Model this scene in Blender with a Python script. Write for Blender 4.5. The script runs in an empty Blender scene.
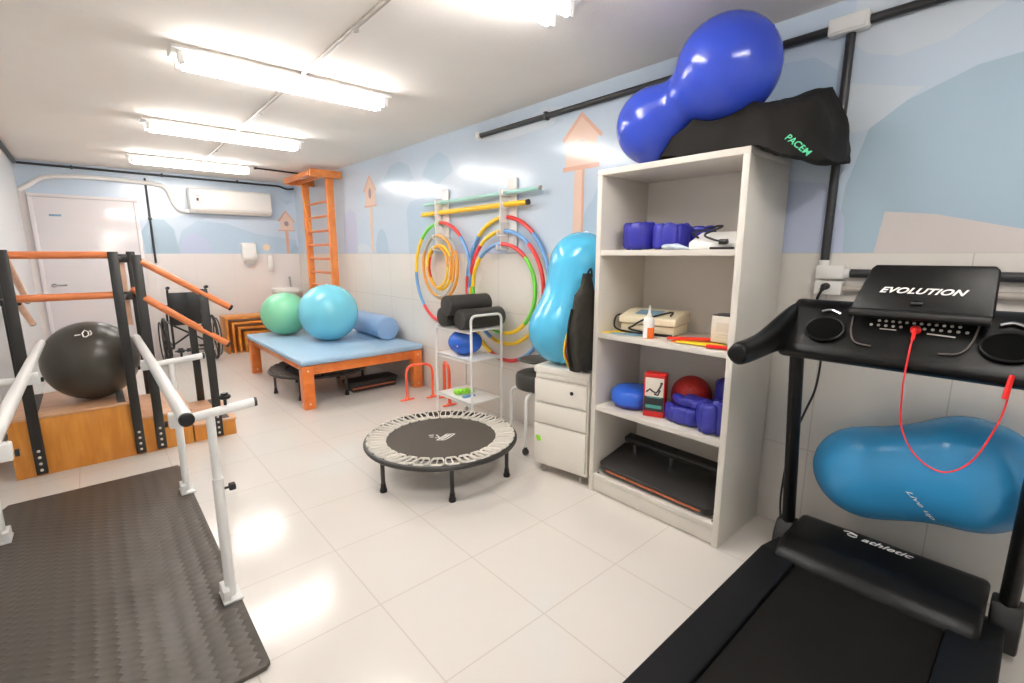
import bpy, bmesh, math, random
from mathutils import Vector, Matrix, Euler, Quaternion, noise
random.seed(7)
PI = math.pi
C = bpy.context.scene.collection
V = Vector

# ------------------------------------------------------------------ room constants
XR, XL, YB, YF, ZC = 2.60, -0.62, 8.15, -1.40, 2.48
ZT = 1.405                      # top of the wall tiling

# ------------------------------------------------------------------ materials
def lin(c):
    out = []
    for v in c[:3]:
        v = v / 255.0
        out.append(v / 12.92 if v <= 0.04045 else ((v + 0.055) / 1.055) ** 2.4)
    return (*out, 1.0)

def mat(name, rgb, rough=0.5, metal=0.0, spec=0.5, var=0.06, vscale=6.0, bump=0.0, bscale=60.0,
        coat=0.0, emit=0.0, trans=0.0):
    m = bpy.data.materials.new(name); m.use_nodes = True
    nt = m.node_tree; b = nt.nodes['Principled BSDF']
    b.inputs['Roughness'].default_value = rough
    b.inputs['Metallic'].default_value = metal
    b.inputs['Specular IOR Level'].default_value = spec
    b.inputs['Coat Weight'].default_value = coat
    b.inputs['Coat Roughness'].default_value = 0.08
    c = lin(rgb)
    tc = nt.nodes.new('ShaderNodeTexCoord')
    n = nt.nodes.new('ShaderNodeTexNoise'); n.inputs['Scale'].default_value = vscale
    n.inputs['Detail'].default_value = 4
    nt.links.new(tc.outputs['Object'], n.inputs['Vector'])
    mx = nt.nodes.new('ShaderNodeMix'); mx.data_type = 'RGBA'
    mx.inputs[6].default_value = tuple(min(1, v * (1 - var)) for v in c[:3]) + (1,)
    mx.inputs[7].default_value = tuple(min(1, v * (1 + var)) for v in c[:3]) + (1,)
    nt.links.new(n.outputs['Fac'], mx.inputs[0])
    nt.links.new(mx.outputs[2], b.inputs['Base Color'])
    if bump > 0:
        n2 = nt.nodes.new('ShaderNodeTexNoise'); n2.inputs['Scale'].default_value = bscale
        n2.inputs['Detail'].default_value = 3
        nt.links.new(tc.outputs['Object'], n2.inputs['Vector'])
        bp = nt.nodes.new('ShaderNodeBump'); bp.inputs['Strength'].default_value = bump
        bp.inputs['Distance'].default_value = 0.004
        nt.links.new(n2.outputs['Fac'], bp.inputs['Height'])
        nt.links.new(bp.outputs['Normal'], b.inputs['Normal'])
    if emit > 0:
        b.inputs['Emission Color'].default_value = c
        b.inputs['Emission Strength'].default_value = emit
    return m

def grid_mat(name, rgb, grout, ax, ay, px, py, ox, oy, w, rough, var=0.03, bump=0.25):
    """glazed tiles with thin joints; ax/ay pick the two object axes of the plane"""
    m = mat(name, rgb, rough, var=var, vscale=1.7)
    nt = m.node_tree; b = nt.nodes['Principled BSDF']
    tc = nt.nodes.new('ShaderNodeTexCoord'); sp = nt.nodes.new('ShaderNodeSeparateXYZ')
    nt.links.new(tc.outputs['Object'], sp.inputs[0])
    def joint(axis, pitch, off):
        a = nt.nodes.new('ShaderNodeMath'); a.operation = 'SUBTRACT'; a.inputs[1].default_value = off
        nt.links.new(sp.outputs[axis], a.inputs[0])
        d = nt.nodes.new('ShaderNodeMath'); d.operation = 'DIVIDE'; d.inputs[1].default_value = pitch
        nt.links.new(a.outputs[0], d.inputs[0])
        r = nt.nodes.new('ShaderNodeMath'); r.operation = 'ROUND'; nt.links.new(d.outputs[0], r.inputs[0])
        s = nt.nodes.new('ShaderNodeMath'); s.operation = 'SUBTRACT'
        nt.links.new(d.outputs[0], s.inputs[0]); nt.links.new(r.outputs[0], s.inputs[1])
        ab = nt.nodes.new('ShaderNodeMath'); ab.operation = 'ABSOLUTE'; nt.links.new(s.outputs[0], ab.inputs[0])
        l = nt.nodes.new('ShaderNodeMath'); l.operation = 'LESS_THAN'; l.inputs[1].default_value = w / pitch
        nt.links.new(ab.outputs[0], l.inputs[0]); return l
    j1, j2 = joint(ax, px, ox), joint(ay, py, oy)
    mxm = nt.nodes.new('ShaderNodeMath'); mxm.operation = 'MAXIMUM'
    nt.links.new(j1.outputs[0], mxm.inputs[0]); nt.links.new(j2.outputs[0], mxm.inputs[1])
    src = b.inputs['Base Color'].links[0].from_socket
    mx = nt.nodes.new('ShaderNodeMix'); mx.data_type = 'RGBA'
    nt.links.new(mxm.outputs[0], mx.inputs[0]); nt.links.new(src, mx.inputs[6])
    mx.inputs[7].default_value = lin(grout)
    nt.links.new(mx.outputs[2], b.inputs['Base Color'])
    bp = nt.nodes.new('ShaderNodeBump'); bp.invert = True
    bp.inputs['Strength'].default_value = bump; bp.inputs['Distance'].default_value = 0.002
    nt.links.new(mxm.outputs[0], bp.inputs['Height']); nt.links.new(bp.outputs['Normal'], b.inputs['Normal'])
    return m

def zigzag_rubber(name, rgb):
    """rubber sheet with pressed zigzag ribs"""
    m = mat(name, rgb, 0.46, var=0.10, vscale=3)
    nt = m.node_tree; b = nt.nodes['Principled BSDF']
    tc = nt.nodes.new('ShaderNodeTexCoord'); sp = nt.nodes.new('ShaderNodeSeparateXYZ')
    nt.links.new(tc.outputs['Object'], sp.inputs[0])
    def M(op, a, bv=None):
        n = nt.nodes.new('ShaderNodeMath'); n.operation = op
        if isinstance(a, (int, float)): n.inputs[0].default_value = a
        else: nt.links.new(a, n.inputs[0])
        if bv is not None:
            if isinstance(bv, (int, float)): n.inputs[1].default_value = bv
            else: nt.links.new(bv, n.inputs[1])
        return n.outputs[0]
    tri = M('PINGPONG', sp.outputs[1], 0.020)
    ph = M('ADD', sp.outputs[0], M('MULTIPLY', tri, 0.8))
    rib = M('MULTIPLY', M('PINGPONG', ph, 0.030), 33.0)
    st = M('POWER', rib, 2.0)
    bp = nt.nodes.new('ShaderNodeBump'); bp.inputs['Strength'].default_value = 0.5
    bp.inputs['Distance'].default_value = 0.005
    nt.links.new(st, bp.inputs['Height']); nt.links.new(bp.outputs['Normal'], b.inputs['Normal'])
    return m

def wood(name, rgb, rgb2, rough=0.35, sx=2.0, sy=2.0, sz=18.0):
    m = bpy.data.materials.new(name); m.use_nodes = True
    nt = m.node_tree; b = nt.nodes['Principled BSDF']; b.inputs['Roughness'].default_value = rough
    tc = nt.nodes.new('ShaderNodeTexCoord'); mp = nt.nodes.new('ShaderNodeMapping')
    mp.inputs['Scale'].default_value = (sx, sy, sz)
    n = nt.nodes.new('ShaderNodeTexNoise'); n.inputs['Scale'].default_value = 3; n.inputs['Detail'].default_value = 6
    n.inputs['Distortion'].default_value = 0.6
    r = nt.nodes.new('ShaderNodeValToRGB')
    r.color_ramp.elements[0].position = 0.35; r.color_ramp.elements[0].color = lin(rgb2)
    r.color_ramp.elements[1].position = 0.65; r.color_ramp.elements[1].color = lin(rgb)
    nt.links.new(tc.outputs['Object'], mp.inputs['Vector']); nt.links.new(mp.outputs['Vector'], n.inputs['Vector'])
    nt.links.new(n.outputs['Fac'], r.inputs['Fac']); nt.links.new(r.outputs['Color'], b.inputs['Base Color'])
    return m

M = {}
M['floor'] = grid_mat('floor_tile', (220, 214, 207), (203, 193, 184), 0, 1, 0.4625, 0.475, 0.73, 2.11, 0.0024, 0.15, bump=0.12)
M['tile_r'] = grid_mat('wall_tile_right', (222, 217, 210), (198, 190, 182), 1, 2, 0.482, 0.4855, 0.704, 0.434, 0.0022, 0.16, bump=0.1)
M['tile_b'] = grid_mat('wall_tile_back', (230, 223, 220), (221, 214, 211), 0, 2, 0.482, 0.4855, 0.2, 0.434, 0.0018, 0.18, bump=0.1)
M['ceil'] = mat('ceiling_plaster', (241, 235, 228), 0.85, bump=0.35, bscale=120, var=0.02)
M['sky'] = mat('mural_sky_blue', (196, 210, 225), 0.2, var=0.04, vscale=1.2)
M['mblue'] = mat('mural_hill_blue', (180, 200, 218), 0.17, var=0.05, vscale=2)
M['mdeep'] = mat('mural_deep_blue', (170, 192, 208), 0.17, var=0.05, vscale=2)
M['mlil'] = mat('mural_lilac', (188, 198, 222), 0.17, var=0.05, vscale=2)
M['mcloud'] = mat('mural_cloud', (208, 217, 226), 0.17, var=0.03, vscale=2)
M['mpink'] = mat('mural_pink_hill', (212, 204, 202), 0.17, var=0.03, vscale=2)
M['mpeach'] = mat('mural_peach', (230, 198, 180), 0.17, var=0.05, vscale=3)
M['mpeach2'] = mat('mural_dark_peach', (220, 172, 152), 0.17, var=0.05, vscale=3)
M['mhole'] = mat('mural_grey_hole', (160, 140, 146), 0.17)
M['mleaf'] = mat('mural_yellow_leaf', (232, 206, 176), 0.17)
M['wallwhite'] = mat('white_wall_paint', (226, 228, 230), 0.35, var=0.02)
M['white'] = mat('white_plastic', (236, 234, 230), 0.35, var=0.02)
M['whitemetal'] = mat('white_painted_metal', (232, 231, 228), 0.28, var=0.02)
M['cream'] = mat('cream_plastic', (226, 214, 184), 0.4, var=0.03)
M['door'] = mat('white_gloss_door', (226, 220, 222), 0.16, var=0.02)
M['lam'] = mat('white_laminate', (214, 208, 199), 0.42, var=0.02)
M['cab'] = mat('white_steel_cabinet', (232, 226, 216), 0.35, var=0.02)
M['black'] = mat('black_plastic', (20, 19, 19), 0.42, var=0.12)
M['tmblack'] = mat('black_treadmill_shell', (11, 10, 10), 0.36, spec=.25, var=0.12)
M['belt'] = mat('grey_black_belt', (15, 13, 11), 0.75, spec=.2, var=0.12, vscale=30, bump=0.2, bscale=400)
M['railblue'] = mat('dark_rail_plastic', (13, 14, 17), 0.5, spec=.25, var=0.08)
M['blackmetal'] = mat('black_painted_steel', (38, 36, 34), 0.38, var=0.10)
M['conduit'] = mat('dark_conduit', (44, 44, 46), 0.35, var=0.08)
M['conduitg'] = mat('grey_conduit', (168, 160, 152), 0.4, var=0.05)
M['chrome'] = mat('chrome', (200, 200, 202), 0.18, metal=1.0, var=0.03)
M['pipe'] = mat('white_pvc_pipe', (238, 236, 232), 0.35, var=0.02)
M['orange'] = wood('orange_varnished_wood', (232, 132, 60), (220, 114, 48), 0.3, 3, 3, 3)
M['orangerail'] = wood('orange_wood_rail', (218, 132, 82), (204, 114, 66), 0.32, 2, 12, 12)
M['honey'] = wood('honey_ply', (218, 148, 60), (202, 128, 46), 0.35, 8, 8, 1.2)
M['honeytop'] = wood('pale_ply_top', (214, 168, 132), (200, 152, 116), 0.35, 2, 8, 2)
M['amber'] = wood('amber_wood', (222, 146, 52), (200, 118, 34), 0.35, 3, 3, 3)
M['tan'] = wood('tan_wood', (226, 188, 160), (214, 170, 140), 0.4, 3, 3, 3)
M['rubber'] = zigzag_rubber('dark_ribbed_rubber', (80, 73, 66))
M['strip'] = mat('grey_antislip', (92, 84, 80), 0.8, bump=0.4, bscale=500)
M['pad'] = mat('light_blue_vinyl', (160, 190, 216), 0.42, bump=0.1, bscale=150)
M['padroll'] = mat('bolster_blue_vinyl', (142, 174, 212), 0.4, bump=0.1, bscale=120)
M['aqua'] = mat('aqua_ball', (120, 204, 224), 0.2, var=0.03, vscale=2)
M['green'] = mat('green_ball', (128, 200, 160), 0.28, var=0.03, vscale=2)
M['graphite'] = mat('graphite_ball', (64, 60, 52), 0.3, var=0.05, vscale=2)
M['royal'] = mat('royal_blue_ball', (46, 70, 180), 0.2, var=0.04, vscale=2)
M['azure'] = mat('azure_peanut', (56, 148, 204), 0.2, var=0.04, vscale=2)
M['sky_pnut'] = mat('sky_blue_peanut', (82, 182, 222), 0.18, var=0.03, vscale=2)
M['overball'] = mat('blue_overball', (44, 98, 200), 0.22, var=0.04)
M['disc'] = mat('blue_disc', (40, 96, 206), 0.25, var=0.04)
M['redball'] = mat('red_mesh_ball', (176, 30, 18), 0.5, bump=0.7, bscale=90, var=0.2, vscale=25)
M['foam'] = mat('black_foam', (48, 45, 42), 0.55, bump=0.2, bscale=150, var=0.08)
M['bag'] = mat('black_bag_nylon', (24, 21, 18), 0.75, spec=.25, bump=0.25, bscale=35, var=0.12)
M['pack'] = mat('dark_camo_fabric', (44, 41, 33), 0.75, bump=0.4, bscale=50, var=0.75, vscale=22)
M['weight'] = mat('purple_blue_nylon', (44, 46, 146), 0.38, bump=0.35, bscale=45, var=0.12, vscale=12)
M['weight2'] = mat('navy_blue_nylon', (42, 42, 152), 0.42, bump=0.35, bscale=45, var=0.12, vscale=12)
M['hurdle'] = mat('orange_red_plastic', (246, 98, 62), 0.35, var=0.03)
M['red'] = mat('red_plastic', (226, 28, 24), 0.35, var=0.03)
M['redcord'] = mat('red_cord', (214, 34, 40), 0.5, var=0.03)
M['yellow'] = mat('yellow_plastic', (248, 196, 36), 0.35, var=0.03)
M['mint'] = mat('mint_pole', (168, 214, 206), 0.3, var=0.03)
M['hred'] = mat('hoop_red', (226, 62, 62), 0.3, var=0.03)
M['hyel'] = mat('hoop_yellow', (248, 206, 44), 0.3, var=0.03)
M['hblue'] = mat('hoop_blue', (112, 160, 212), 0.3, var=0.03)
M['hgreen'] = mat('hoop_green', (116, 212, 72), 0.3, var=0.03)
M['hgrey'] = mat('hoop_grey', (190, 186, 182), 0.3, var=0.03)
M['hora'] = mat('hoop_orange', (232, 160, 60), 0.3, var=0.03)
M['lime'] = mat('lime_rubber', (148, 222, 60), 0.4, var=0.03)
M['bandred'] = mat('red_elastic', (232, 48, 28), 0.55, var=0.05)
M['bandora'] = mat('orange_elastic', (244, 116, 40), 0.55, var=0.05)
M['bandyel'] = mat('yellow_elastic', (250, 208, 40), 0.55, var=0.05)
M['sheetblue'] = mat('grey_blue_sheet', (126, 164, 190), 0.5, var=0.05)
M['cloth'] = mat('pale_blue_cloth', (196, 206, 218), 0.8, bump=0.4, bscale=60, var=0.08, vscale=40)
M['inkwhite'] = mat('white_print', (240, 238, 234), 0.5, var=0.01)
M['inkgrey'] = mat('pale_grey_print', (214, 206, 194), 0.5, var=0.01)
M['inkgreen'] = mat('green_print', (96, 214, 160), 0.5, var=0.01)
M['inkdark'] = mat('dark_print', (70, 60, 60), 0.5, var=0.01)
M['bungee'] = mat('pale_bungee', (236, 230, 220), 0.6, var=0.05, vscale=30)
M['bed'] = mat('dark_grey_woven_bed', (74, 66, 58), 0.6, bump=0.2, bscale=500, var=0.05)
M['rim'] = mat('trampoline_rim', (52, 49, 46), 0.35, var=0.08)
M['dkpad'] = mat('dark_seat_vinyl', (66, 64, 60), 0.4, var=0.06)
M['tyre'] = mat('tyre_rubber', (44, 42, 42), 0.6, var=0.08)
M['boxred'] = mat('red_carton', (196, 30, 26), 0.4, var=0.04)
M['boxpic'] = mat('pale_picture', (226, 218, 204), 0.4, var=0.05)
M['boxdark'] = mat('dark_carton', (40, 44, 48), 0.4, var=0.05)
M['teal'] = mat('teal_print', (70, 150, 140), 0.5, var=0.03)
M['carton'] = mat('white_carton', (228, 222, 212), 0.5, var=0.06, vscale=30)
M['wellshade'] = mat('cup_well_shade', (7, 7, 7), 0.9, spec=.1)  # shade inside the cup holders, painted as near-black
M['ladder'] = wood('light_orange_wood', (240, 152, 84), (228, 132, 66), 0.3, 3, 3, 3)
M['tube'] = mat('fluorescent_tube', (255, 252, 248), 0.4, emit=26.0, var=0.0)
M['fixture'] = mat('white_fixture', (240, 238, 234), 0.3, var=0.01)
M['stepboard'] = mat('black_step_plastic', (34, 32, 31), 0.5, bump=0.2, bscale=200, var=0.10)
M['stripe'] = mat('orange_stripe', (176, 92, 54), 0.45, var=0.05)

# ------------------------------------------------------------------ mesh builder
class B:
    def __init__(s): s.bm = bmesh.new()
    def _mi(s, faces, mi):
        for f in faces: f.material_index = mi
    def box(s, x0, x1, y0, y1, z0, z1, bev=0.0, mi=0, seg=2, rot=None, piv=None):
        vs = [s.bm.verts.new((x, y, z)) for x in (x0, x1) for y in (y0, y1) for z in (z0, z1)]
        q = [(0, 1, 3, 2), (4, 6, 7, 5), (0, 4, 5, 1), (2, 3, 7, 6), (0, 2, 6, 4), (1, 5, 7, 3)]
        fs = [s.bm.faces.new([vs[i] for i in f]) for f in q]
        s._mi(fs, mi)
        if bev > 0:
            es = list({e for f in fs for e in f.edges})
            r = bmesh.ops.bevel(s.bm, geom=es, offset=bev, segments=seg, affect='EDGES', profile=0.5)
            vs = list({v for f in r['faces'] for v in f.verts} | {v for v in vs if v.is_valid})
            s._mi({f for v in vs for f in v.link_faces}, mi)
        if rot is not None:
            bmesh.ops.rotate(s.bm, verts=vs, cent=piv or ((x0+x1)/2, (y0+y1)/2, (z0+z1)/2), matrix=rot)
        return vs
    def tube(s, pts, r, seg=10, closed=False, mi=0, mis=None, caps=True, ry=None, up=None):
        pts = [V(p) for p in pts]; n = len(pts); rings = []
        prev = None
        for i, p in enumerate(pts):
            if closed: t = (pts[(i+1) % n] - pts[i-1])
            elif i == 0: t = pts[1] - pts[0]
            elif i == n-1: t = pts[-1] - pts[-2]
            else: t = (pts[i+1]-p).normalized() + (p-pts[i-1]).normalized()
            t = t.normalized() if t.length > 1e-9 else V((0, 0, 1))
            if up is not None: a = V(up)
            elif prev is None: a = V((0, 0, 1)) if abs(t.z) < 0.9 else V((1, 0, 0))
            else: a = prev
            u = (a - t * a.dot(t))
            if u.length < 1e-6: u = t.orthogonal()
            u.normalize(); w = t.cross(u); prev = u
            rr = r[i] if isinstance(r, (list, tuple)) else r
            r2 = rr if ry is None else (ry[i] if isinstance(ry, (list, tuple)) else ry)
            rings.append([s.bm.verts.new(p + u*(rr*math.cos(2*PI*k/seg)) + w*(r2*math.sin(2*PI*k/seg))) for k in range(seg)])
        m = n if closed else n-1
        for i in range(m):
            a, b = rings[i], rings[(i+1) % n]
            for k in range(seg):
                f = s.bm.faces.new((a[k], a[(k+1) % seg], b[(k+1) % seg], b[k]))
                f.material_index = mis[i] if mis else mi
        if caps and not closed:
            f = s.bm.faces.new(list(reversed(rings[0]))); f.material_index = mi
            f = s.bm.faces.new(rings[-1]); f.material_index = mi
        return [v for rg in rings for v in rg]
    def cyl(s, p0, p1, r0, r1=None, seg=20, mi=0, bev=0.0):
        p0, p1 = V(p0), V(p1); r1 = r0 if r1 is None else r1
        if bev > 0:
            d = (p1-p0).normalized()
            return s.tube([p0, p0+d*0.0001, p0+d*bev, p1-d*bev, p1-d*0.0001, p1], [r0-bev, r0-bev*0.95, r0, r1, r1-bev*0.95, r1-bev], seg, mi=mi)
        return s.tube([p0, p1], [r0, r1], seg, mi=mi)
    def lathe(s, prof, cen=(0, 0, 0), axis=(0, 0, 1), seg=40, mi=0, mis=None):
        cen, ax = V(cen), V(axis).normalized()
        u = ax.orthogonal().normalized(); w = ax.cross(u)
        rings = []
        for (r, h) in prof:
            if r < 1e-6: rings.append([s.bm.verts.new(cen + ax*h)])
            else: rings.append([s.bm.verts.new(cen + ax*h + (u*math.cos(2*PI*k/seg) + w*math.sin(2*PI*k/seg))*r) for k in range(seg)])
        for i in range(len(rings)-1):
            a, b = rings[i], rings[i+1]; q = mis[i] if mis else mi
            for k in range(seg):
                k2 = (k+1) % seg
                if len(a) == 1 and len(b) == 1: continue
                if len(a) == 1: f = s.bm.faces.new((a[0], b[k2], b[k]))
                elif len(b) == 1: f = s.bm.faces.new((a[k], a[k2], b[0]))
                else: f = s.bm.faces.new((a[k], a[k2], b[k2], b[k]))
                f.material_index = q
        return [v for r in rings for v in r]
    def ell(s, c, r, seg=32, rings=20, mi=0, rot=None):
        r = (r, r, r) if isinstance(r, (int, float)) else r
        prof = [(math.sin(PI*i/rings), -math.cos(PI*i/rings)) for i in range(rings+1)]
        vs = s.lathe(prof, (0, 0, 0), (0, 0, 1), seg, mi)
        mt = Matrix.Translation(V(c)) @ (rot.to_4x4() if rot else Matrix.Identity(4)) @ Matrix.Diagonal((r[0], r[1], r[2], 1))
        for v in vs: v.co = mt @ v.co
        return vs
    def prism(s, poly, axis, a0, a1, mi=0, bev=0.0, seg=2):
        """poly in the two other axes (x,z for axis y; y,z for axis x; x,y for axis z)"""
        def P(p, a):
            return {'x': (a, p[0], p[1]), 'y': (p[0], a, p[1]), 'z': (p[0], p[1], a)}[axis]
        A = [s.bm.verts.new(P(p, a0)) for p in poly]; Bv = [s.bm.verts.new(P(p, a1)) for p in poly]
        n = len(poly)
        fs = [s.bm.faces.new(A), s.bm.faces.new(list(reversed(Bv)))]
        for i in range(n):
            fs.append(s.bm.faces.new((A[i], Bv[i], Bv[(i+1) % n], A[(i+1) % n])))
        s._mi(fs, mi)
        vs = A + Bv
        if bev > 0:
            es = list({e for f in fs for e in f.edges})
            r = bmesh.ops.bevel(s.bm, geom=es, offset=bev, segments=seg, affect='EDGES', profile=0.5)
            vs = list({v for f in r['faces'] for v in f.verts} | {v for v in vs if v.is_valid})
            s._mi({f for v in vs for f in v.link_faces}, mi)
        return vs
    def poly(s, pts, mi=0):
        f = s.bm.faces.new([s.bm.verts.new(p) for p in pts]); f.material_index = mi; return f
    def xform(s, mt, verts=None):
        for v in (verts or s.bm.verts): v.co = mt @ v.co
    def wobble(s, amp, scale, verts=None, seed=0.0):
        for v in (verts or s.bm.verts):
            p = v.co*scale + V((seed, seed*1.7, seed*0.3))
            v.co += V((noise.noise(p), noise.noise(p+V((11, 0, 0))), noise.noise(p+V((0, 23, 0)))))*amp

def obj(name, b, mats, parent=None, sharp=38, smooth=True, recentre=True):
    bm = b.bm
    bmesh.ops.recalc_face_normals(bm, faces=bm.faces[:])
    me = bpy.data.meshes.new(name)
    o = bpy.data.objects.new(name, me); C.objects.link(o)
    if parent is not None:
        off = V(parent.matrix_basis.translation); pp = parent.parent
        while pp is not None: off = off + pp.matrix_basis.translation; pp = pp.parent
        for v in bm.verts: v.co -= off
        o.parent = parent
    elif recentre:
        xs = [v.co for v in bm.verts]
        base = V(((min(c.x for c in xs)+max(c.x for c in xs))/2, (min(c.y for c in xs)+max(c.y for c in xs))/2, min(c.z for c in xs)))
        for v in bm.verts: v.co -= base
        o.location = base
    bm.to_mesh(me); bm.free()
    for m in (mats if isinstance(mats, (list, tuple)) else [mats]): me.materials.append(M[m] if isinstance(m, str) else m)
    if smooth:
        for p in me.polygons: p.use_smooth = True
        me.set_sharp_from_angle(angle=math.radians(sharp))
    return o

def tag(o, label, cat, group=None):
    o['label'] = label; o['category'] = cat
    if group: o['group'] = group
    return o
def thing(name, loc, label, cat, group=None):
    o = bpy.data.objects.new(name, None); C.objects.link(o); o.location = loc
    o.empty_display_size = 0.1
    return tag(o, label, cat, group)
def struct(name, b, mats, smooth=False, parent=None):
    o = obj(name, b, mats, parent, recentre=False, smooth=smooth); o['kind'] = 'structure'; return o
def dup(root, delta, label, group=None):
    r = root.copy(); C.objects.link(r); r.location = root.location + V(delta); r['label'] = label
    if group: r['group'] = group
    for ch in list(root.children):
        c = ch.copy(); C.objects.link(c); c.parent = r
        for g in list(ch.children):
            d = g.copy(); C.objects.link(d); d.parent = c
    return r
def text(name, body, parent, m, origin, right, up, size, shear=0.0, depth=0.0006, squeeze=1.0, spacing=1.0, bold=0.0):
    cu = bpy.data.curves.new(name, 'FONT'); cu.body = body; cu.size = size; cu.shear = shear
    cu.extrude = depth; cu.offset = bold; cu.align_x = 'CENTER'; cu.align_y = 'CENTER'; cu.space_character = spacing
    t = bpy.data.objects.new(name, cu); C.objects.link(t)
    bpy.context.view_layer.update()
    me = bpy.data.meshes.new_from_object(t.evaluated_get(bpy.context.evaluated_depsgraph_get()))
    bpy.data.objects.remove(t); bpy.data.curves.remove(cu)
    r = V(right).normalized(); u = V(up); u = (u - r*u.dot(r)).normalized(); n = r.cross(u)
    mt = Matrix((( r.x*squeeze, u.x, n.x, origin[0]), (r.y*squeeze, u.y, n.y, origin[1]), (r.z*squeeze, u.z, n.z, origin[2]), (0, 0, 0, 1)))
    me.transform(mt)
    off = V(parent.location); pp = parent.parent
    while pp is not None: off = off + pp.location; pp = pp.parent
    me.transform(Matrix.Translation(-off))
    me.name = name; me.materials.clear(); me.materials.append(M[m])
    o = bpy.data.objects.new(name, me); C.objects.link(o); o.parent = parent
    return o

from mathutils.bvhtree import BVHTree
def drape(t, target, d):
    """lay a print onto the surface it is printed on"""
    bvh = BVHTree.FromPolygons([v.co for v in target.data.vertices], [p.vertices[:] for p in target.data.polygons])
    d = V(d).normalized()
    for v in t.data.vertices:
        h = bvh.ray_cast(v.co - d*.3, d)
        if h[0] is not None: v.co = h[0] - d*.003
    t.data.update(); return t

def fillet(pts, rad, n=6, closed=False):
    pts = [V(p) for p in pts]; out = []; N = len(pts)
    for i, p in enumerate(pts):
        if not closed and i in (0, N-1): out.append(p); continue
        a, b = pts[i-1], pts[(i+1) % N]
        da, db = (a-p), (b-p); d = min(rad, da.length*0.49, db.length*0.49)
        p0, p1 = p + da.normalized()*d, p + db.normalized()*d
        for k in range(n+1):
            t = k/n; out.append(p0*(1-t)**2 + p*2*t*(1-t) + p1*t*t)
    return out
def spline(pts, n=8):
    pts = [V(p) for p in pts]; out = []
    for i in range(len(pts)-1):
        p0 = pts[max(i-1, 0)]; p1 = pts[i]; p2 = pts[i+1]; p3 = pts[min(i+2, len(pts)-1)]
        for k in range(n):
            t = k/n
            out.append(0.5*((2*p1) + (p2-p0)*t + (2*p0-5*p1+4*p2-p3)*t*t + (-p0+3*p1-3*p2+p3)*t**3))
    out.append(pts[-1]); return out
def RZ(a): return Matrix.Rotation(math.radians(a), 3, 'Z')
def RX(a): return Matrix.Rotation(math.radians(a), 3, 'X')
def RY(a): return Matrix.Rotation(math.radians(a), 3, 'Y')
def arc_poly(cx, cy, rx, ry, a0=0, a1=360, n=28):
    return [(cx+rx*math.cos(math.radians(a0+(a1-a0)*i/n)), cy+ry*math.sin(math.radians(a0+(a1-a0)*i/n))) for i in range(n + (0 if a1-a0 == 360 else 1))]

# ================================================================== THE SETTING
b = B(); b.box(XL-.1, XR+.1, YF-.1, YB+.1, -0.1, 0.0); struct('floor', b, 'floor')
b = B(); b.box(XL-.1, XR+.1, YF-.1, YB+.1, ZC, ZC+.1); struct('ceiling', b, 'ceil')
b = B(); b.box(XL-.1, XL, YF-.1, YB+.1, 0, ZC); struct('wall_left', b, 'wallwhite')
b = B(); b.box(XL, -0.505, 5.3, YB, 0, ZC); struct('trim_1', b, 'wallwhite')
b = B(); b.box(XL, XR, YF-.1, YF, 0, ZC); struct('wall_front', b, 'wallwhite')

# right wall: painted mural above, tiles below
WR = ['sky', 'tile_r', 'mblue', 'mdeep', 'mlil', 'mcloud', 'mpink', 'mpeach', 'mpeach2', 'mhole', 'mleaf']
b = B()
b.box(XR, XR+.1, YF-.1, YB+.1, ZT, ZC, mi=0); b.box(XR-.006, XR+.1, YF-.1, YB+.1, 0, ZT, mi=1)
lay = [0]
def pr(poly, mi, lv=None):
    lay[0] += 1
    x = XR - 0.0004 - 0.00018*(lay[0] if lv is None else lv)
    b.poly([(x, p[0], max(p[1], ZT)) for p in poly], mi)
def hump(cy, w, h, z0=ZT, n=20):
    return [(cy + w*math.cos(PI*i/n), z0 + h*math.sin(PI*i/n)) for i in range(n+1)]
pr([(YF, ZT), (0.70, ZT), (0.68, 1.70), (0.62, 1.93), (0.50, 2.02), (0.30, 2.10), (0.0, 2.13), (YF, 2.1)], 3)
pr([(0.72, 2.30), (0.66, 2.24), (0.55, 2.20), (0.40, 2.22), (0.25, 2.30), (0.1, 2.42), (0.05, 2.5), (0.72, 2.5)], 5)
pr([(0.62, 1.93), (0.71, 1.92), (0.72, 2.14), (0.60, 2.10), (0.45, 2.06)], 5)
pr([(1.02, ZT), (0.66, ZT), (0.67, 1.56), (0.76, 1.72), (0.98, 1.76)], 4)
pr([(0.545, ZT), (0.525, 1.58), (0.36, 1.56), (0.1, 1.49), (-0.2, 1.47), (-0.6, 1.5), (YF, 1.5), (YF, ZT)], 6)
pr([(0.98, 1.9), (0.74, 1.88), (0.76, 2.2), (0.86, 2.28), (1.1, 2.3)], 2)
pr(hump(1.9, .30, .55), 2)
pr(hump(2.10, 0.14, .36), 2)
pr([(2.408, 2.183), (2.241, 2.332), (2.059, 2.168), (2.075, 2.150), (2.105, 2.165), (2.105, 1.985), (2.375, 1.985), (2.375, 2.178), (2.396, 2.16)], 7)
pr([(2.408, 2.183), (2.241, 2.335), (2.241, 2.30), (2.398, 2.155)], 8)
pr([(2.059, 2.168), (2.241, 2.335), (2.241, 2.305), (2.072, 2.148)], 8)
pr([(2.40, 1.995), (2.08, 1.995), (2.08, 1.965), (2.40, 1.965)], 8)
pr([(2.292, 1.965), (2.205, 1.965), (2.205, ZT), (2.305, ZT)], 7)
pr([(2.225, 1.965), (2.205, 1.965), (2.205, ZT), (2.225, ZT)], 8)
pr(arc_poly(2.243, 2.115, 0.042, 0.045), 9)
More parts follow.
